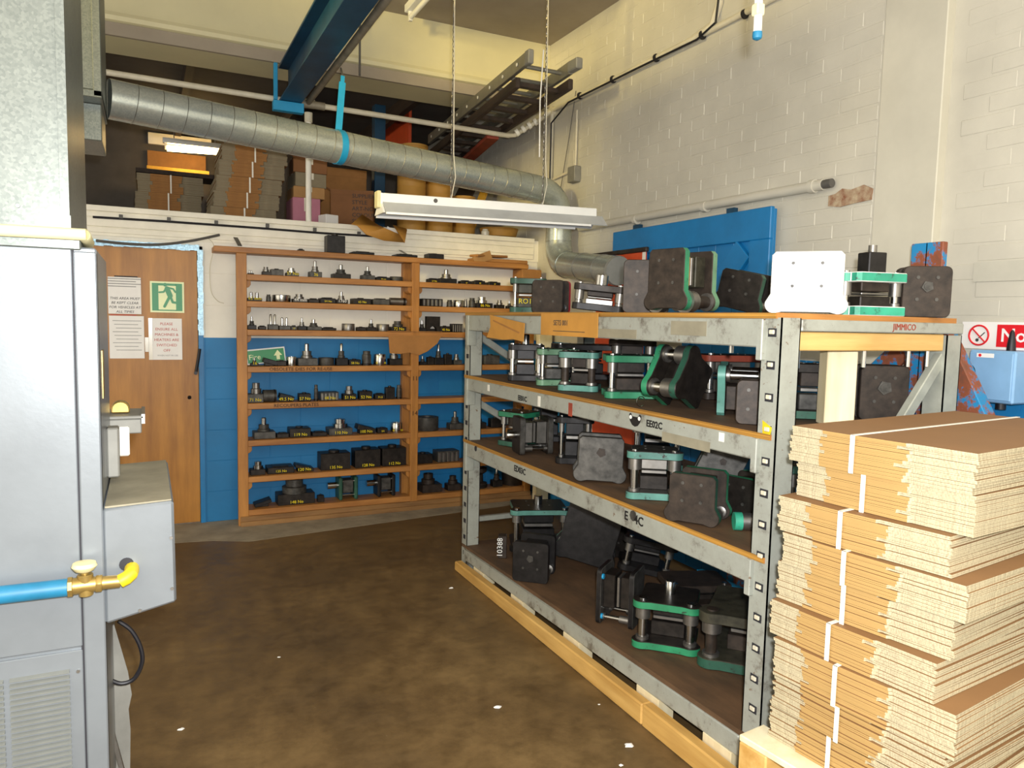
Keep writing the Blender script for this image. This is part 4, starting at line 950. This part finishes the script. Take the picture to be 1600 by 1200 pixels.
obj('emblem_mark', MB().prism([(-.04, .018), (-.034, -.006), (-.018, -.022), (0, -.027), (.018, -.022), (.034, -.006), (.04, .018), (.03, .024), (.018, .012), (-.018, .012), (-.03, .024)], 0, .0012).xf(face_mtx((RX0-.0122, p.y, p.z), (-1, 0, 0))), 'stencil_black', rk)
eye = MB()
for s in (-1, 1): eye.cyl((RX0-.0145, p.y+s*.028, p.z+.008), (RX0-.0125, p.y+s*.028, p.z+.008), .008, n=12)
obj('emblem_dot', eye, 'chalk_white', rk)
p = P(743, 701, x=RX0-.0135); obj('beam_hole', MB().cyl((RX0-.0138, p.y, p.z), (RX0-.011, p.y, p.z), .016, n=14), 'seam_dark', rk)
for u, v, s in ((842, 627, .05), (1127, 683, .03), (763, 606, .035)):
    p = P(u, v, x=RX0-.0135); obj('white_label', box(RX0-.0138, RX0-.0115, p.y-.012, p.y+.012, p.z-s/2, p.z+s/2), 'white_plastic', rk)
p = P(891, 640, x=RX0-.0135); obj('brown_label', box(RX0-.0138, RX0-.0115, p.y-.016, p.y+.016, p.z-.03, p.z+.03), 'red_brown', rk)
for u, v, wy, hz in ((1075, 513, .19, .05), (960, 521, .3, .035), (800, 522, .1, .03), (1070, 690, .26, .035)):
    p = P(u, v, x=RX0-.0135); obj('tape_patch', box(RX0-.0136, RX0-.0115, p.y-wy/2, p.y+wy/2, p.z-hz/2, p.z+hz/2), 'heater_top_dust', rk)
p = P(1197, 673, x=RX0-.0045); obj('yellow_sticker', MB().prism([(-.02, .03), (.02, .012), (.012, -.03), (-.016, -.02)], 0, .001).xf(face_mtx((RX0-.001, p.y, p.z), (-1, 0, 0))), 'yellow', rk)
# cardboard label and kraft paper on the top beam
lb = thing('cardboard_label', 'tan cardboard label stuck on the top beam of the rack', 'label', (0, 0, 0))
a, b = P(846, 494, x=RX0-.016), P(934, 516, x=RX0-.016)
obj('card', box(RX0-.018, RX0-.0145, b.y, a.y, 1.452, 1.555), 'kraft_paper', lb)
for i, s in enumerate(('DIE SET 4', 'E')): text(('SETS 001', '')[i], .035, 'ink', lb, face_mtx((RX0-.0184, (a.y+b.y)/2+.06, 1.51), (-1, 0, 0))) if not i else None
obj('ruled_line', box(RX0-.0186, RX0-.018, b.y+.1, a.y-.12, 1.472, 1.475), 'ink', lb)
kp = thing('kraft_paper_sheet', 'orange kraft paper sheet hanging from the far end of the top beam', 'paper', (0, 0, 0))
c0 = [(764, 492), (818, 505), (816, 534), (800, 530), (785, 531), (759, 527), (765, 510)]
o = [(P(u, v, x=RX0-.03).y, P(u, v, x=RX0-.03).z) for u, v in c0]
kpm = MB().prism(o, 0, .003).xf(Matrix(((0, 0, -1, RX0-.022), (1, 0, 0, 0), (0, 1, 0, 0), (0, 0, 0, 1)))); obj('sheet', kpm, 'kraft_paper', kp)
obj('crease', MB().bar((RX0-.0262, o[0][0]-.05, o[0][1]-.03), (RX0-.0262, o[1][0]+.05, o[1][1]-.05), .003, .008), 'old_card', kp)
# timbers at the foot of the rack
tm = thing('pine_batten', 'long yellow pine batten along the foot of the rack', 'timber', (RX0-.045, 1.56, 0))
obj('near_length', box(-.02, .028, 0, .62, 0, .088), 'pine_long', tm, .006); obj('far_length', MB().prism([(.623, 0), (2.52, 0), (2.52, .056), (.623, .085)], -.02, .028).xf(Matrix(((0, 0, 1, 0), (1, 0, 0, 0), (0, 1, 0, 0), (0, 0, 0, 1)))), 'pine_long', tm, .006)
for k, (u, v) in enumerate(((748, 875), (808, 920), (893, 980), (1012, 1075), (1120, 1160))):
    y = P(u, v, x=RX0-.01).y; zb = tilt4(y)-.0885
    one('wood_packer', box(-.03, .045, -.07, .07, 0, zb), 'white_timber', '%s pale wood packer from the far end under the lowest rack beam' % ORD[k], 'wood packer', 'packers under the rack', .002, (RX0+.018, y, 0))
# ------------------------------------------------------------------ die sets
def shoe_outline(w_, d, er, kind):
    c = .012
    if kind == 'back':
        ex, ey = w_/2-er*.45, -d/2
        return [(w_/2-c, d/2), (-w_/2+c, d/2), (-w_/2, d/2-c), (-w_/2, ey+er*1.15)]+arc(-ex, ey, er, 165, 275)+[(-ex+er*.8, ey-er*.8), (ex-er*.8, ey-er*.8)]+arc(ex, ey, er, 265, 375)+[(w_/2, ey+er*1.15), (w_/2, d/2-c)], [(-ex, ey), (ex, ey)]
    if kind == 'center':
        ex = w_/2
        return [(w_/2-c, d/2), (-w_/2+c, d/2), (-w_/2, d/2-c), (-w_/2, er*1.2)]+arc(-ex, 0, er, 110, 250)+[(-w_/2, -er*1.2), (-w_/2, -d/2+c), (-w_/2+c, -d/2), (w_/2-c, -d/2), (w_/2, -d/2+c), (w_/2, -er*1.2)]+arc(ex, 0, er, -70, 70)+[(w_/2, er*1.2), (w_/2, d/2-c)], [(-ex, 0), (ex, 0)]
    c = .02
    o = arc(w_/2-c, d/2-c, c, 0, 90, 4)+arc(-w_/2+c, d/2-c, c, 90, 180, 4)+arc(-w_/2+c, -d/2+c, c, 180, 270, 4)+arc(w_/2-c, -d/2+c, c, 270, 360, 4)
    return o, [(-w_/2+.03, -d/2+.03), (w_/2-.03, -d/2+.03)]
def die(label, x, y, z, w_=.22, d=.18, h=.2, er=.032, kind='back', shoe='green', top=None, face=None, post='steel', block='die_dark', upper='die_brown', orient='flat', rz=0, tilt=0, roll=0, shank=None, st=.032, pr=.013, holes=True, gap=True, bush='steel_dull', txt=None, hole=None, flip=False):
    """a press tool: two shoes joined by guide posts, blocks between; orient 'side' stands it on its back edge"""
    t = thing('die_set', label, 'die set', (x, y, z), 0, 'die sets on the steel rack')
    out, ears = shoe_outline(w_, d, er, kind); top = top or shoe
    mats = lambda sh: [face or 'die_dark', sh]
    def shoe_mesh(name, z0, z1, sh):
        m = MB(); n = len(out)
        m.add([(a, b, z0) for a, b in out]+[(a, b, z1) for a, b in out], [tuple(range(n-1, -1, -1)), tuple(range(n, 2*n))], 0)
        m.f += [(i, (i+1) % n, n+(i+1) % n, n+i) for i in range(n)]; m.m += [1]*n
        return obj(name, m, mats(sh), t, .0025)
    lo = shoe_mesh('lower_shoe', 0, st, shoe); up = shoe_mesh('upper_shoe', h-st, h, top)
    for ex, ey in ears:
        obj('guide_post', MB().cyl((ex, ey, st*.5), (ex, ey, h+.006 if orient == 'flat' else h-.002), pr, n=16), post, t)
        obj('bushing', MB().lathe([(pr*1.7, h-st-.045), (pr*1.7, h-st+.001), (pr*1.9, h-st+.002)], (ex, ey, 0), 18), bush, up)
        obj('collar', MB().lathe([(pr*1.5, st-.001), (pr*1.5, st+.012), (pr*1.1, st+.014)], (ex, ey, 0), 18), bush, lo)
    g = h-2*st; by = d*.08
    obj('die_block', box(-w_*.30, w_*.30, by-d*.30, by+d*.30, st-.001, st+g*.42), block, t, .003)
    obj('stripper', box(-w_*.27, w_*.27, by-d*.27, by+d*.27, st+g*.48, st+g*.58), 'steel_dull' if gap else block, t, .002)
    obj('punch_block', box(-w_*.28, w_*.28, by-d*.28, by+d*.28, st+g*.62, st+g+.001), upper, t, .003)
    for k, (a, b) in enumerate(((-.2, -.15), (.2, -.15), (-.2, .28), (.2, .28))):
        if holes: obj('bolt_head', MB().cyl((w_*a, d*b, h-.001), (w_*a, d*b, h+.003), .006, n=10), 'die_grey', up)
    if hole: obj('centre_boss', MB().cyl((0, d*.1, h-.001), (0, d*.1, h+.006), hole, n=5).cyl((0, d*.1, h+.004), (0, d*.1, h+.008), hole*.6, n=12), 'die_brown' if face == 'die_grey' else 'die_grey', up)
    if shank: obj('shank', MB().lathe([(shank, h-.001), (shank, h+.05), (shank*.85, h+.055)], n=18), 'steel', t)
    if txt: text(txt, .04, 'chalk_yellow', t, face_mtx((0, by-d*.31, st+g*.25), (0, -1, 0)), 'chalk_mark')
    R = Matrix.Rotation(rz, 3, 'Z') @ Matrix.Rotation(tilt, 3, 'Y') @ Matrix.Rotation(roll, 3, 'X')
    if orient == 'side': R = R @ Matrix.Rotation(PI/2, 3, 'X')
    if flip: R = R @ Matrix.Rotation(PI, 3, 'Z')
    t.rotation_euler = R.to_euler(); drop(t, z); return t
Z1, Z2, Z3 = 1.5605, 1.1865, .7985
R_ = math.radians
def at_x(u, x, v=480): return P(u, v, x=x).y
# --- top deck
die('green topped die set marked with yellow chalk at the far end of the top deck', 1.93, at_x(822, 1.93), Z1, .17, .15, .19, .03, 'back', 'green_dark', 'green_dark', 'die_olive', block='die_olive', upper='die_olive', rz=R_(-20), txt='RO11', pr=.008)
die('dark die set with a red shoe edge beside the chalk marked one', 1.97, at_x(868, 1.97), Z1, .17, .17, .13, .025, 'rect', 'red', 'die_brown', 'die_brown', orient='side', rz=R_(-50))
die('dark die on its side with a bright steel shank above the cardboard label', 2.0, at_x(935, 2.0), Z1, .22, .16, .125, .03, 'back', 'die_black', 'die_dark', 'die_dark', rz=R_(-35), shank=.03, tilt=R_(5), block='steel_dull')
die('brown faced die standing upright with blue-green edges above the scratched beam', 1.95, at_x(1010, 1.95), Z1, .19, .22, .14, .03, 'rect', 'green_dark', 'green_dark', 'die_brown', orient='side', rz=R_(-38))
die('brown faced die with two bright green shoe edges in the middle of the top deck', 2.0, at_x(1090, 2.0), Z1, .17, .20, .21, .035, 'back', 'green_pale', 'green', 'die_brown', orient='side', rz=R_(-76), upper='carton_tan', block='die_olive', post='die_brown', pr=.024)
die('low dark dirty die with green edge left of the white plate', 2.28, at_x(1180, 2.28), Z1, .18, .13, .15, .03, 'back', 'die_olive', 'green_dark', 'die_dark', orient='side', rz=R_(-70), tilt=R_(12))
wp = die('bright white steel die plate standing upright facing the camera', 1.99, at_x(1258, 1.99), Z1, .22, .172, .09, .03, 'back', 'polished_plate', 'polished_plate', 'polished_plate', orient='side', rz=R_(-47), st=.035)
die('die set with teal shoe ears and black square shank beside the white plate', 2.23, at_x(1358, 2.23), Z1, .20, .13, .145, .022, 'center', 'teal_bright', 'teal_bright', 'white_enamel', rz=R_(-12), shank=None, pr=.012, block='die_dark')
sq = bpy.data.objects['die_set.007']; obj('square_shank', box(-.035, .035, -.03, .03, .145, .215), 'die_black', sq, .003); obj('shank_tip', MB().cyl((0, 0, .214), (0, 0, .24), .014, n=14), 'steel_dull', sq)
die('dark brown square die plate at the right end of the top deck', 2.47, at_x(1432, 2.47), Z1, .155, .175, .10, .03, 'rect', 'die_brown', 'die_brown', 'die_brown', orient='side', rz=R_(-38), hole=.02)
# --- second deck
def pz(u, v, z): p = P(u, v, z=z); return p.x, p.y
x, y = pz(803, 594, Z2); die('black stacked die set with bright posts at the far end of the second deck', x+.08, y+.02, Z2, .17, .16, .20, .026, 'back', 'die_black', 'die_black', 'die_black', rz=R_(-25), pr=.016, block='die_black', upper='die_black', shank=.02)
x, y = pz(850, 602, Z2); die('pale green die set with tall bright posts on the second deck', x+.09, y+.04, Z2, .19, .15, .19, .032, 'back', 'green_pale', 'green_pale', 'green_dark', rz=R_(-20), pr=.010, block='die_grey', upper='die_grey')
x, y = pz(893, 612, Z2); die('teal die set with thick brown post on the second deck', x+.10, y+.07, Z2, .16, .16, .19, .034, 'back', 'teal', 'teal', 'die_dark', rz=R_(-45), pr=.018, post='die_brown')
x, y = pz(955, 622, Z2); die('bright green die set with shiny posts in the middle of the second deck', x+.12, y+.04, Z2, .22, .17, .19, .032, 'back', 'green', 'green', 'green_dark', rz=R_(-22), pr=.013, block='die_brown', upper='die_dark')
die('large black die block standing behind the green dies on the second deck', 2.33, at_x(912, 2.33, 560), Z2, .36, .24, .20, .04, 'back', 'die_black', 'die_black', 'die_black', rz=R_(-20), block='die_black', upper='die_black', gap=False)
die('black die with round ears at the back of the second deck under the orange panel', 2.40, at_x(985, 2.40, 560), Z2, .22, .16, .24, .045, 'back', 'die_black', 'die_brown', 'die_black', rz=R_(-25), pr=.016)
die('tilted green die with a large round bushing leaning on its neighbour', 1.90, at_x(1035, 1.90, 600), Z2, .185, .14, .17, .04, 'back', 'green', 'green_dark', 'die_dark', orient='side', rz=R_(14), tilt=R_(122), pr=.022, bush='steel_dull', holes=False)
die('die on its side with teal ears and long steel post near the second deck end', 1.93, at_x(1122, 1.93, 615), Z2, .15, .15, .22, .036, 'back', 'teal', 'teal', 'die_dark', orient='side', rz=R_(44), tilt=R_(176), pr=.017, block='die_brown', upper='die_dark', holes=False)
die('dark die plate standing behind the near corner post on the second deck', 1.90, at_x(1182, 1.90, 630), Z2, .13, .15, .10, .03, 'rect', 'die_brown', 'die_dark', 'die_brown', orient='side', rz=R_(-45))
die('row of steel blocks in a low die at the back of the second deck', 2.38, at_x(1140, 2.38, 580), Z2, .30, .16, .20, .03, 'rect', 'die_brown', 'red_brown', 'die_dark', rz=R_(-15), block='steel_dull', upper='steel_dull')
die('dark die with bright pins and teal ear between the post and the timber prop', 2.17, at_x(1258, 2.17, 630)-.01, Z2, .12, .11, .20, .03, 'center', 'green_dark', 'die_dark', 'die_dark', rz=R_(-35), pr=.010, block='die_grey', upper='die_brown')
die('brown die plate with hexagon boss standing right of the timber prop', 2.44, at_x(1368, 2.44, 600), Z2, .165, .20, .10, .03, 'rect', 'die_brown', 'die_brown', 'die_brown', orient='side', rz=R_(-35), hole=.026)
tp_ = one('timber_prop', box(-.05, .05, -.04, .04, 0, 1.441-Z2), 'white_timber', 'pale timber prop standing upright on the second deck under the top deck', 'timber', None, .003, (2.12, at_x(1316, 2.12, 590)+.02, Z2+.0005), (0, 0, R_(-30)))
one('wood_block', box(-.06, .06, -.04, .04, 0, .24), 'white_timber', 'small pale wood block behind the tipped die on the second deck', 'wood block', None, .003, (2.46, at_x(1045, 2.46, 550), Z2+.0005), (0, 0, R_(-30)))
one('ring_clip', MB().tube([Vector((math.cos(a*PI/8)*.02, 0, math.sin(a*PI/8)*.02+.022)) for a in range(15)], .002, 6), 'steel', 'small steel ring clip standing on the second deck edge', 'ring', None, 0, (*pz(1001, 636, Z2), Z2))
# --- third deck
x, y = pz(790, 702, Z3); die('green die set with open posts at the far end of the third deck', x+.13, y+.10, Z3, .19, .17, .20, .028, 'rect', 'green_dark', 'green', 'die_black', rz=R_(-65), pr=.010)
x, y = pz(826, 710, Z3); die('steel framed die with two upright plates and shiny rods on the third deck', x+.14, y+.03, Z3, .15, .20, .19, .02, 'rect', 'die_grey', 'die_grey', 'die_dark', orient='side', rz=R_(-100), pr=.009, block='steel_dull', upper='steel_dull', shank=.018, holes=False)
die('black die block with round shank behind the steel framed die', 2.2, 3.93, Z3, .18, .16, .23, .03, 'back', 'die_black', 'die_black', 'die_black', rz=R_(-25), shank=.03, block='die_black', upper='die_black')
x, y = pz(875, 728, Z3); die('black die with small steel pins beside the grey plate on the third deck', x+.14, y+.1, Z3, .16, .16, .24, .03, 'back', 'die_black', 'die_black', 'die_black', rz=R_(-30), block='die_black', upper='die_black', pr=.008)
x, y = pz(931, 748, Z3); die('grey die plate with a square hole standing at the third deck front', x+.04, y+.04, Z3, .20, .17, .15, .035, 'back', 'die_grey', 'die_grey', 'die_grey', orient='side', rz=R_(-30), hole=.022, tilt=R_(2))
x, y = pz(1000, 778, Z3); die('teal die set with cut open blocks in the middle of the third deck', x+.08, y+.02, Z3, .19, .14, .20, .034, 'back', 'teal', 'teal', 'die_grey', rz=R_(-35), pr=.016, block='die_dark', upper='steel_dull', shank=None)
die('teal die with tall posts at the back of the third deck', 2.3, at_x(1025, 2.3, 720), Z3, .22, .16, .26, .03, 'back', 'teal', 'teal_bright', 'die_dark', rz=R_(-35), pr=.016)
x, y = 2.14, 2.36; die('dark die plate leaning back beside the teal die on the third deck', x, y, Z3, .17, .20, .10, .03, 'back', 'die_dark', 'green_dark', 'die_grey', orient='side', rz=R_(-38), tilt=R_(24), hole=.015)
x, y = pz(1105, 812, Z3); die('dark square faced die with green ear near the third deck end', x+.04, y+.06, Z3, .17, .15, .17, .032, 'back', 'green', 'green_dark', 'die_brown', orient='side', rz=R_(-58), pr=.014, block='die_brown')
x, y = pz(1160, 806, Z3); die('brown die block with green shoe behind the near corner post on the third deck', x+.13, y+.05, Z3, .16, .15, .17, .03, 'rect', 'green_bright', 'green_bright', 'die_dark', orient='side', rz=R_(-75), block='die_brown', upper='die_brown')
x, y = pz(1172, 836, Z3)
gt_ = thing('guide_pillar', 'short steel guide pillar with a green taped end on the third deck', 'pillar', (x+.03, y+.05, Z3+.032), R_(-30))
obj('pillar', MB().cyl((-.02, 0, 0), (.13, 0, 0), .03, n=22), 'steel_dull', gt_); obj('green_end', MB().cyl((-.045, 0, 0), (-.018, 0, 0), .032, n=22), 'teal_bright', gt_)
die('teal die set right of the near post on the third deck with steel cap', 2.20, at_x(1243, 2.20, 760)-.05, Z3, .15, .13, .22, .034, 'back', 'green_dark', 'teal', 'die_grey', rz=R_(-40), pr=.026)
# --- bottom deck
def z4(y): return tilt4(y)+.0008
def low(label, u, v, dx, dy, **k):
    p = P(u, v, z=.17); y = p.y+dy; o = die(label, p.x+dx, y, z4(y)+.004, **k); return o
low('big black die with a round upright shank at the far end of the bottom deck', 800, 858, .20, .06, w_=.32, d=.24, h=.25, er=.04, kind='back', shoe='die_black', top='teal', face='die_black', rz=R_(-20), shank=.026, block='die_black', upper='die_black', pr=.016)
o = low('black square faced die with rods standing at the bottom deck front', 830, 897, .06, .03, w_=.19, d=.21, h=.19, er=.03, kind='rect', shoe='die_black', top='die_black', face='die_black', orient='side', rz=R_(-42), pr=.016, block='die_black', upper='die_black', hole=.02)
low('large black die leaning with teal ears on the bottom deck', 885, 885, .20, .06, w_=.30, d=.29, h=.2, er=.045, kind='back', shoe='teal', top='green_dark', face='die_black', orient='side', rz=R_(-35), tilt=R_(14), pr=.02, block='die_black', upper='die_black', holes=False)
low('dark green die with steel rod behind the leaning black die', 925, 880, .33, .06, w_=.16, d=.18, h=.15, er=.03, kind='back', shoe='green_dark', top='green', face='die_dark', orient='side', rz=R_(-60))
low('die of two dark upright plates with blue dots on the bottom deck', 945, 978, .02, .06, w_=.17, d=.25, h=.17, er=.02, kind='rect', shoe='die_black', top='die_black', face='die_grey', orient='side', rz=R_(38), block='die_dark', upper='die_dark', holes=False, pr=.01, st=.022)
low('bright green die set with a tall centre shank on the bottom deck', 1012, 1018, .12, .02, w_=.23, d=.20, h=.20, er=.042, kind='back', shoe='green_bright', top='green_bright', face='die_dark', rz=R_(-45), shank=.022, pr=.018, block='die_dark', upper='die_dark', holes=False)
low('large dark green die set with brown posts at the bottom deck near end', 1150, 1060, .16, .06, w_=.36, d=.30, h=.22, er=.05, kind='back', shoe='green_dark', top='die_olive', face='die_olive', rz=R_(-50), pr=.022, post='die_brown', block='die_brown', upper='die_brown', holes=False, st=.04)
low('flat brown steel plates stacked at the back of the bottom deck', 1090, 945, -.03, .0, w_=.30, d=.22, h=.12, er=.03, kind='rect', shoe='die_brown', top='die_brown', face='die_brown', rz=R_(-20), holes=False)
low('black slanted die at the back of the bottom deck behind the blue dotted plates', 1040, 900, -.08, .1, w_=.25, d=.2, h=.18, er=.04, kind='back', shoe='die_black', top='die_black', face='die_black', rz=R_(-30), tilt=R_(10), block='die_black', upper='die_black')
for o in [o for o in COL.objects if 'blue dots' in o.get('label', '')]:
    for yy in (-.09, .09): obj('blue_dot', MB().cyl((-.07, yy, .022), (-.07, yy, .03), .012, n=12), 'blue_strap', o)
nb = thing('number_bar', 'brown steel bar stamped with numbers at the far end of the bottom deck', 'bar', (0, 0, 0))
p = P(777, 868, z=.17); nb.location = (p.x+.02, p.y, z4(p.y)+.0005); nb.rotation_euler = (0, 0, R_(-26))
obj('bar', box(-.014, .035, -.03, .03, 0, .13), 'die_brown', nb, .003); text('10388', .045, 'chalk_white', nb, face_mtx((-.003, -.0315, .065), (0, -1, 0), roll=PI/2), 'stamped_number')
p = P(930, 830, x=2.46); one('red_strip', MB().bar((2.50, p.y+.02, .17), (2.53, p.y-.16, .52), .05, .012), 'red_brown', 'red-brown strip leaning behind the dies on the bottom deck', 'strip')
p = P(1140, 905, x=2.548); one('blue_strip', box(-.02, .02, -.22, .22, 0, .07), 'blue_strap', 'bright blue strip lying at the back of the bottom deck', 'strip', None, .003, (2.548, p.y, tilt4(p.y)+.006))

# ------------------------------------------------------------------ carton stack on pallets at the right
KR = ('kraft', 'board_edge', 'kraft_top')
L0 = Vector((1.515, 1.405)); ang = R_(12)
bn = ['topmost', 'second from top', 'third from top', 'fourth from top', 'fifth from top', 'sixth from top', 'seventh from top', 'eighth from top', 'ninth from top', 'tenth from top']
zt = 1.262; jit = [(-.0, 0, 0), (.02, -.01, -1.2), (-.028, .0, 1.0), (-.03, -.02, .0), (-.02, .0, 1.2), (-.04, .0, -.8), (-.05, -.03, .5), (-.035, -.02, -.6), (-.02, 0, 1.0)]
th = .0083; cnt = [11, 11, 11, 10, 12, 11, 12, 11, 12]
z = zt; pal_top = zt-th*sum(cnt)-.001*len(cnt)
for k in range(len(cnt)):
    z -= cnt[k]*th+.001; jx, jy, jr = jit[k]
    bundle('%s strapped bundle of new flat cartons in the stack beside the rack' % bn[k], (L0.x+jx*1.0, L0.y+jy, z), ang*.55+R_(jr), cnt[k], .82, .455-.012*(k % 3), th, KR, 40+7*k, .40+.02*((k*5) % 3), 'new carton bundles')
def pallet(label, z0):
    t = thing('pallet', label, 'pallet', (L0.x-.09, L0.y+.04, z0), ang*.55)
    for y in (-.0, -.25, -.50): obj('bearer', box(0, 1.0, y-.09, y, .018, .112), 'pine_x', t, .004)
    for k in range(7): obj('deck_board', box(.0+.15*k, .10+.15*k, -.59, 0, .112, .13), 'white_timber', t, .003)
    for k in (0, 3, 6): obj('base_board', box(.0+.15*k, .10+.15*k, -.59, 0, .0, .018), 'white_timber', t, .003)
    return t
np_ = 3; hgt = pal_top/np_
for k in range(np_):
    t = pallet(('bottom', 'middle', 'top')[k]+' wooden pallet under the new carton stack', k*hgt)
    t.scale = (1, 1, hgt/.13*.998)
# ------------------------------------------------------------------ things by the right wall
rf = thing('rusty_blue_frame', 'rusty blue steel frame standing behind the near end of the rack', 'frame', (2.72, 1.85, 0))
cx = P(1453, 430, x=2.72).y-1.85
obj('column', box(-.03, .0, cx-.065, cx+.065, 0, 1.85).box(-.03, .05, cx-.005, cx+.005, 0, 1.85), 'rusty_blue', rf, .003)
obj('far_brace', MB().bar((-.01, cx+.02, 1.5), (-.01, cx+.95, .62), .02, .09), 'rusty_blue', rf, .003)
obj('near_brace', MB().bar((-.01, cx-.05, 1.52), (-.01, cx-.62, .5), .06, .10), 'rusty_blue', rf, .003)
obj('base_rail', box(-.04, .04, cx-.75, cx+1.05, 0, .06), 'rusty_blue', rf, .004)
obj('far_leg', box(-.03, .03, cx+.92, cx+.99, .06, .66), 'rusty_blue', rf, .004); obj('near_leg', box(-.03, .03, cx-.68, cx-.6, .06, .56), 'rusty_blue', rf, .004)
WX = XR+.045
ns = thing('no_smoking_sign', 'red and white no smoking sign on the right wall above the switch box', 'sign', (WX-.004, 1.5, 1.50))
ns.location.y = 1.55
y0 = P(1508, 520, x=WX).y-1.55; 
obj('panel', box(-.002, .002, y0-.75, y0+.01, -.055, .055), 'paper', ns)
obj('red_field', box(-.004, -.002, y0-.745, y0-.135, -.045, .045), 'sign_red', ns)
text('No smoking', .075, 'paper', ns, face_mtx((-.0045, y0-.15, .0), (-1, 0, 0)), ax='LEFT', bold=.001)
cyy = y0-.062; tor = [Vector((-.0035, cyy+math.cos(k*PI/14)*.04, math.sin(k*PI/14)*.04)) for k in range(29)]
obj('prohibition_ring', MB().tube(tor, .004, 6, cap=False), 'sign_red', ns); obj('prohibition_bar', MB().bar((-.0035, cyy+.028, .028), (-.0035, cyy-.028, -.028), .004, .008, up=(1, 0, 0)), 'sign_red', ns)
obj('cigarette', MB().bar((-.003, cyy+.0, -.012), (-.003, cyy-.024, .012), .003, .004, up=(1, 0, 0)).cyl((-.0028, cyy+.006, -.02), (-.0022, cyy+.006, -.02), .007, n=10), 'ink', ns)
sb2 = thing('switch_box', 'pale blue metal switch box with red handle on the right wall', 'switch box', (WX-.0, 1.6, 1.2))
ya = P(1514, 560, x=WX-.2).y-1.6; yb = P(1586, 580, x=WX-.2).y-1.6
zt2 = P(1540, 543, x=WX-.2).z-1.21; zb2 = P(1540, 628, x=WX-.2).z-1.2
obj('case', box(-.2, -.0, yb, ya, zb2, zt2), 'sky_blue', sb2, .006)
obj('cover', box(-.208, -.2, yb+.006, ya-.006, zb2+.01, zt2-.008), 'sky_blue', sb2, .003)
obj('label', box(-.2095, -.208, ya-.10, ya-.035, zt2-.028, zt2-.012), 'paper', sb2); obj('label_mark', MB().cyl((-.2105, ya-.048, zt2-.02), (-.2094, ya-.048, zt2-.02), .006, n=10), 'sign_red', sb2)
obj('rotary_hub', MB().cyl((-.2, ya, zb2+.11), (-.235, ya, zb2+.11), .035, n=20), 'black_rubber', sb2)
obj('red_handle', box(-.25, -.235, ya-.02, ya+.05, zb2+.125, zb2+.15), 'sign_red', sb2, .004)
obj('cable_gland', MB().cyl((-.12, (ya+yb)/2, zb2-.03), (-.12, (ya+yb)/2, zb2), .018, n=14), 'black_rubber', sb2)
cp = one('cable_cone', MB().lathe([(.016, 0), (.014, .03), (.008, .07), (.004, .078), (0, .08)], n=16), 'black_rubber', 'black pointed nozzle standing on the pale blue switch box', 'nozzle', None, 0, (WX-.15, P(1580, 545, x=WX-.15).y, 1.2+zt2))
# orange and white board leaning on the blue door behind the duct
oc = thing('orange_board', 'orange board with white edge leaning on the blue door behind the duct', 'board', (2.955, 0, 0))
ya, yb = at_x(930, 2.955, 410), at_x(1008, 2.955, 410); zt3 = P(985, 396, x=2.955).z
obj('panel', box(0, .014, yb, ya, 0, zt3), 'orange_paint', oc, .003)
for y0, y1 in ((yb-.004, yb+.03), (ya-.03, ya+.004)): obj('white_edge', box(-.003, .0, y0, y1, .0, zt3-.002), 'white_plastic', oc)
obj('dark_top', box(-.012, .014, yb-.02, ya+.03, zt3, zt3+.03), 'die_brown', oc, .004)
for u in (950, 975):
    p = P(u, 412, x=2.95); obj('dial', MB().cyl((-.006, p.y, p.z), (.0, p.y, p.z), .026, n=18), 'white_plastic', oc); obj('dial_centre', MB().cyl((-.008, p.y, p.z), (-.006, p.y, p.z), .014, n=14), 'blue_pipe', oc)
# upright pale timber at the bookcase end
one('end_timber', box(-.06, .06, -.03, .03, 0, 1.62), 'white_timber', 'pale timber standing upright at the right end of the bookcase', 'timber', None, .003, (P(850, 545, y=5.40).x, 5.40, 0))
# ------------------------------------------------------------------ litter on the floor
def scrap(u, v, s, label, seed):
    r = random.Random(seed); p = P(u, v, z=0); n = 9
    m = MB(); o = [(s*(.7+.5*r.random())*math.cos(2*PI*k/n), s*(.5+.4*r.random())*math.sin(2*PI*k/n)) for k in range(n)]
    m.add([(a, b, .001) for a, b in o]+[(a*.6, b*.6, s*.35*(.6+.6*r.random())) for a, b in o]+[(0, 0, s*.45)], [tuple(range(n-1, -1, -1))]+[(k, (k+1) % n, n+(k+1) % n, n+k) for k in range(n)]+[(n+k, n+(k+1) % n, 2*n) for k in range(n)])
    one('paper_scrap', m, 'litter', label, 'litter', 'scraps on the floor', 0, (p.x, p.y, .0))
scrap(983, 1165, .020, 'largest white paper scrap on the floor near the rack foot', 1)
scrap(777, 1105, .016, 'oval white scrap on the open floor left of the rack', 2)
scrap(705, 919, .014, 'small white scrap on the floor by the far rack post', 3)
scrap(436, 1027, .008, 'tiny white speck in the middle of the floor', 4)
scrap(283, 1140, .012, 'white crumb on the floor nearest the heater', 5)
scrap(936, 1101, .006, 'tiny white chip between the two larger scraps', 6)
scrap(970, 1196, .010, 'thin white shred at the bottom edge of the floor', 7)
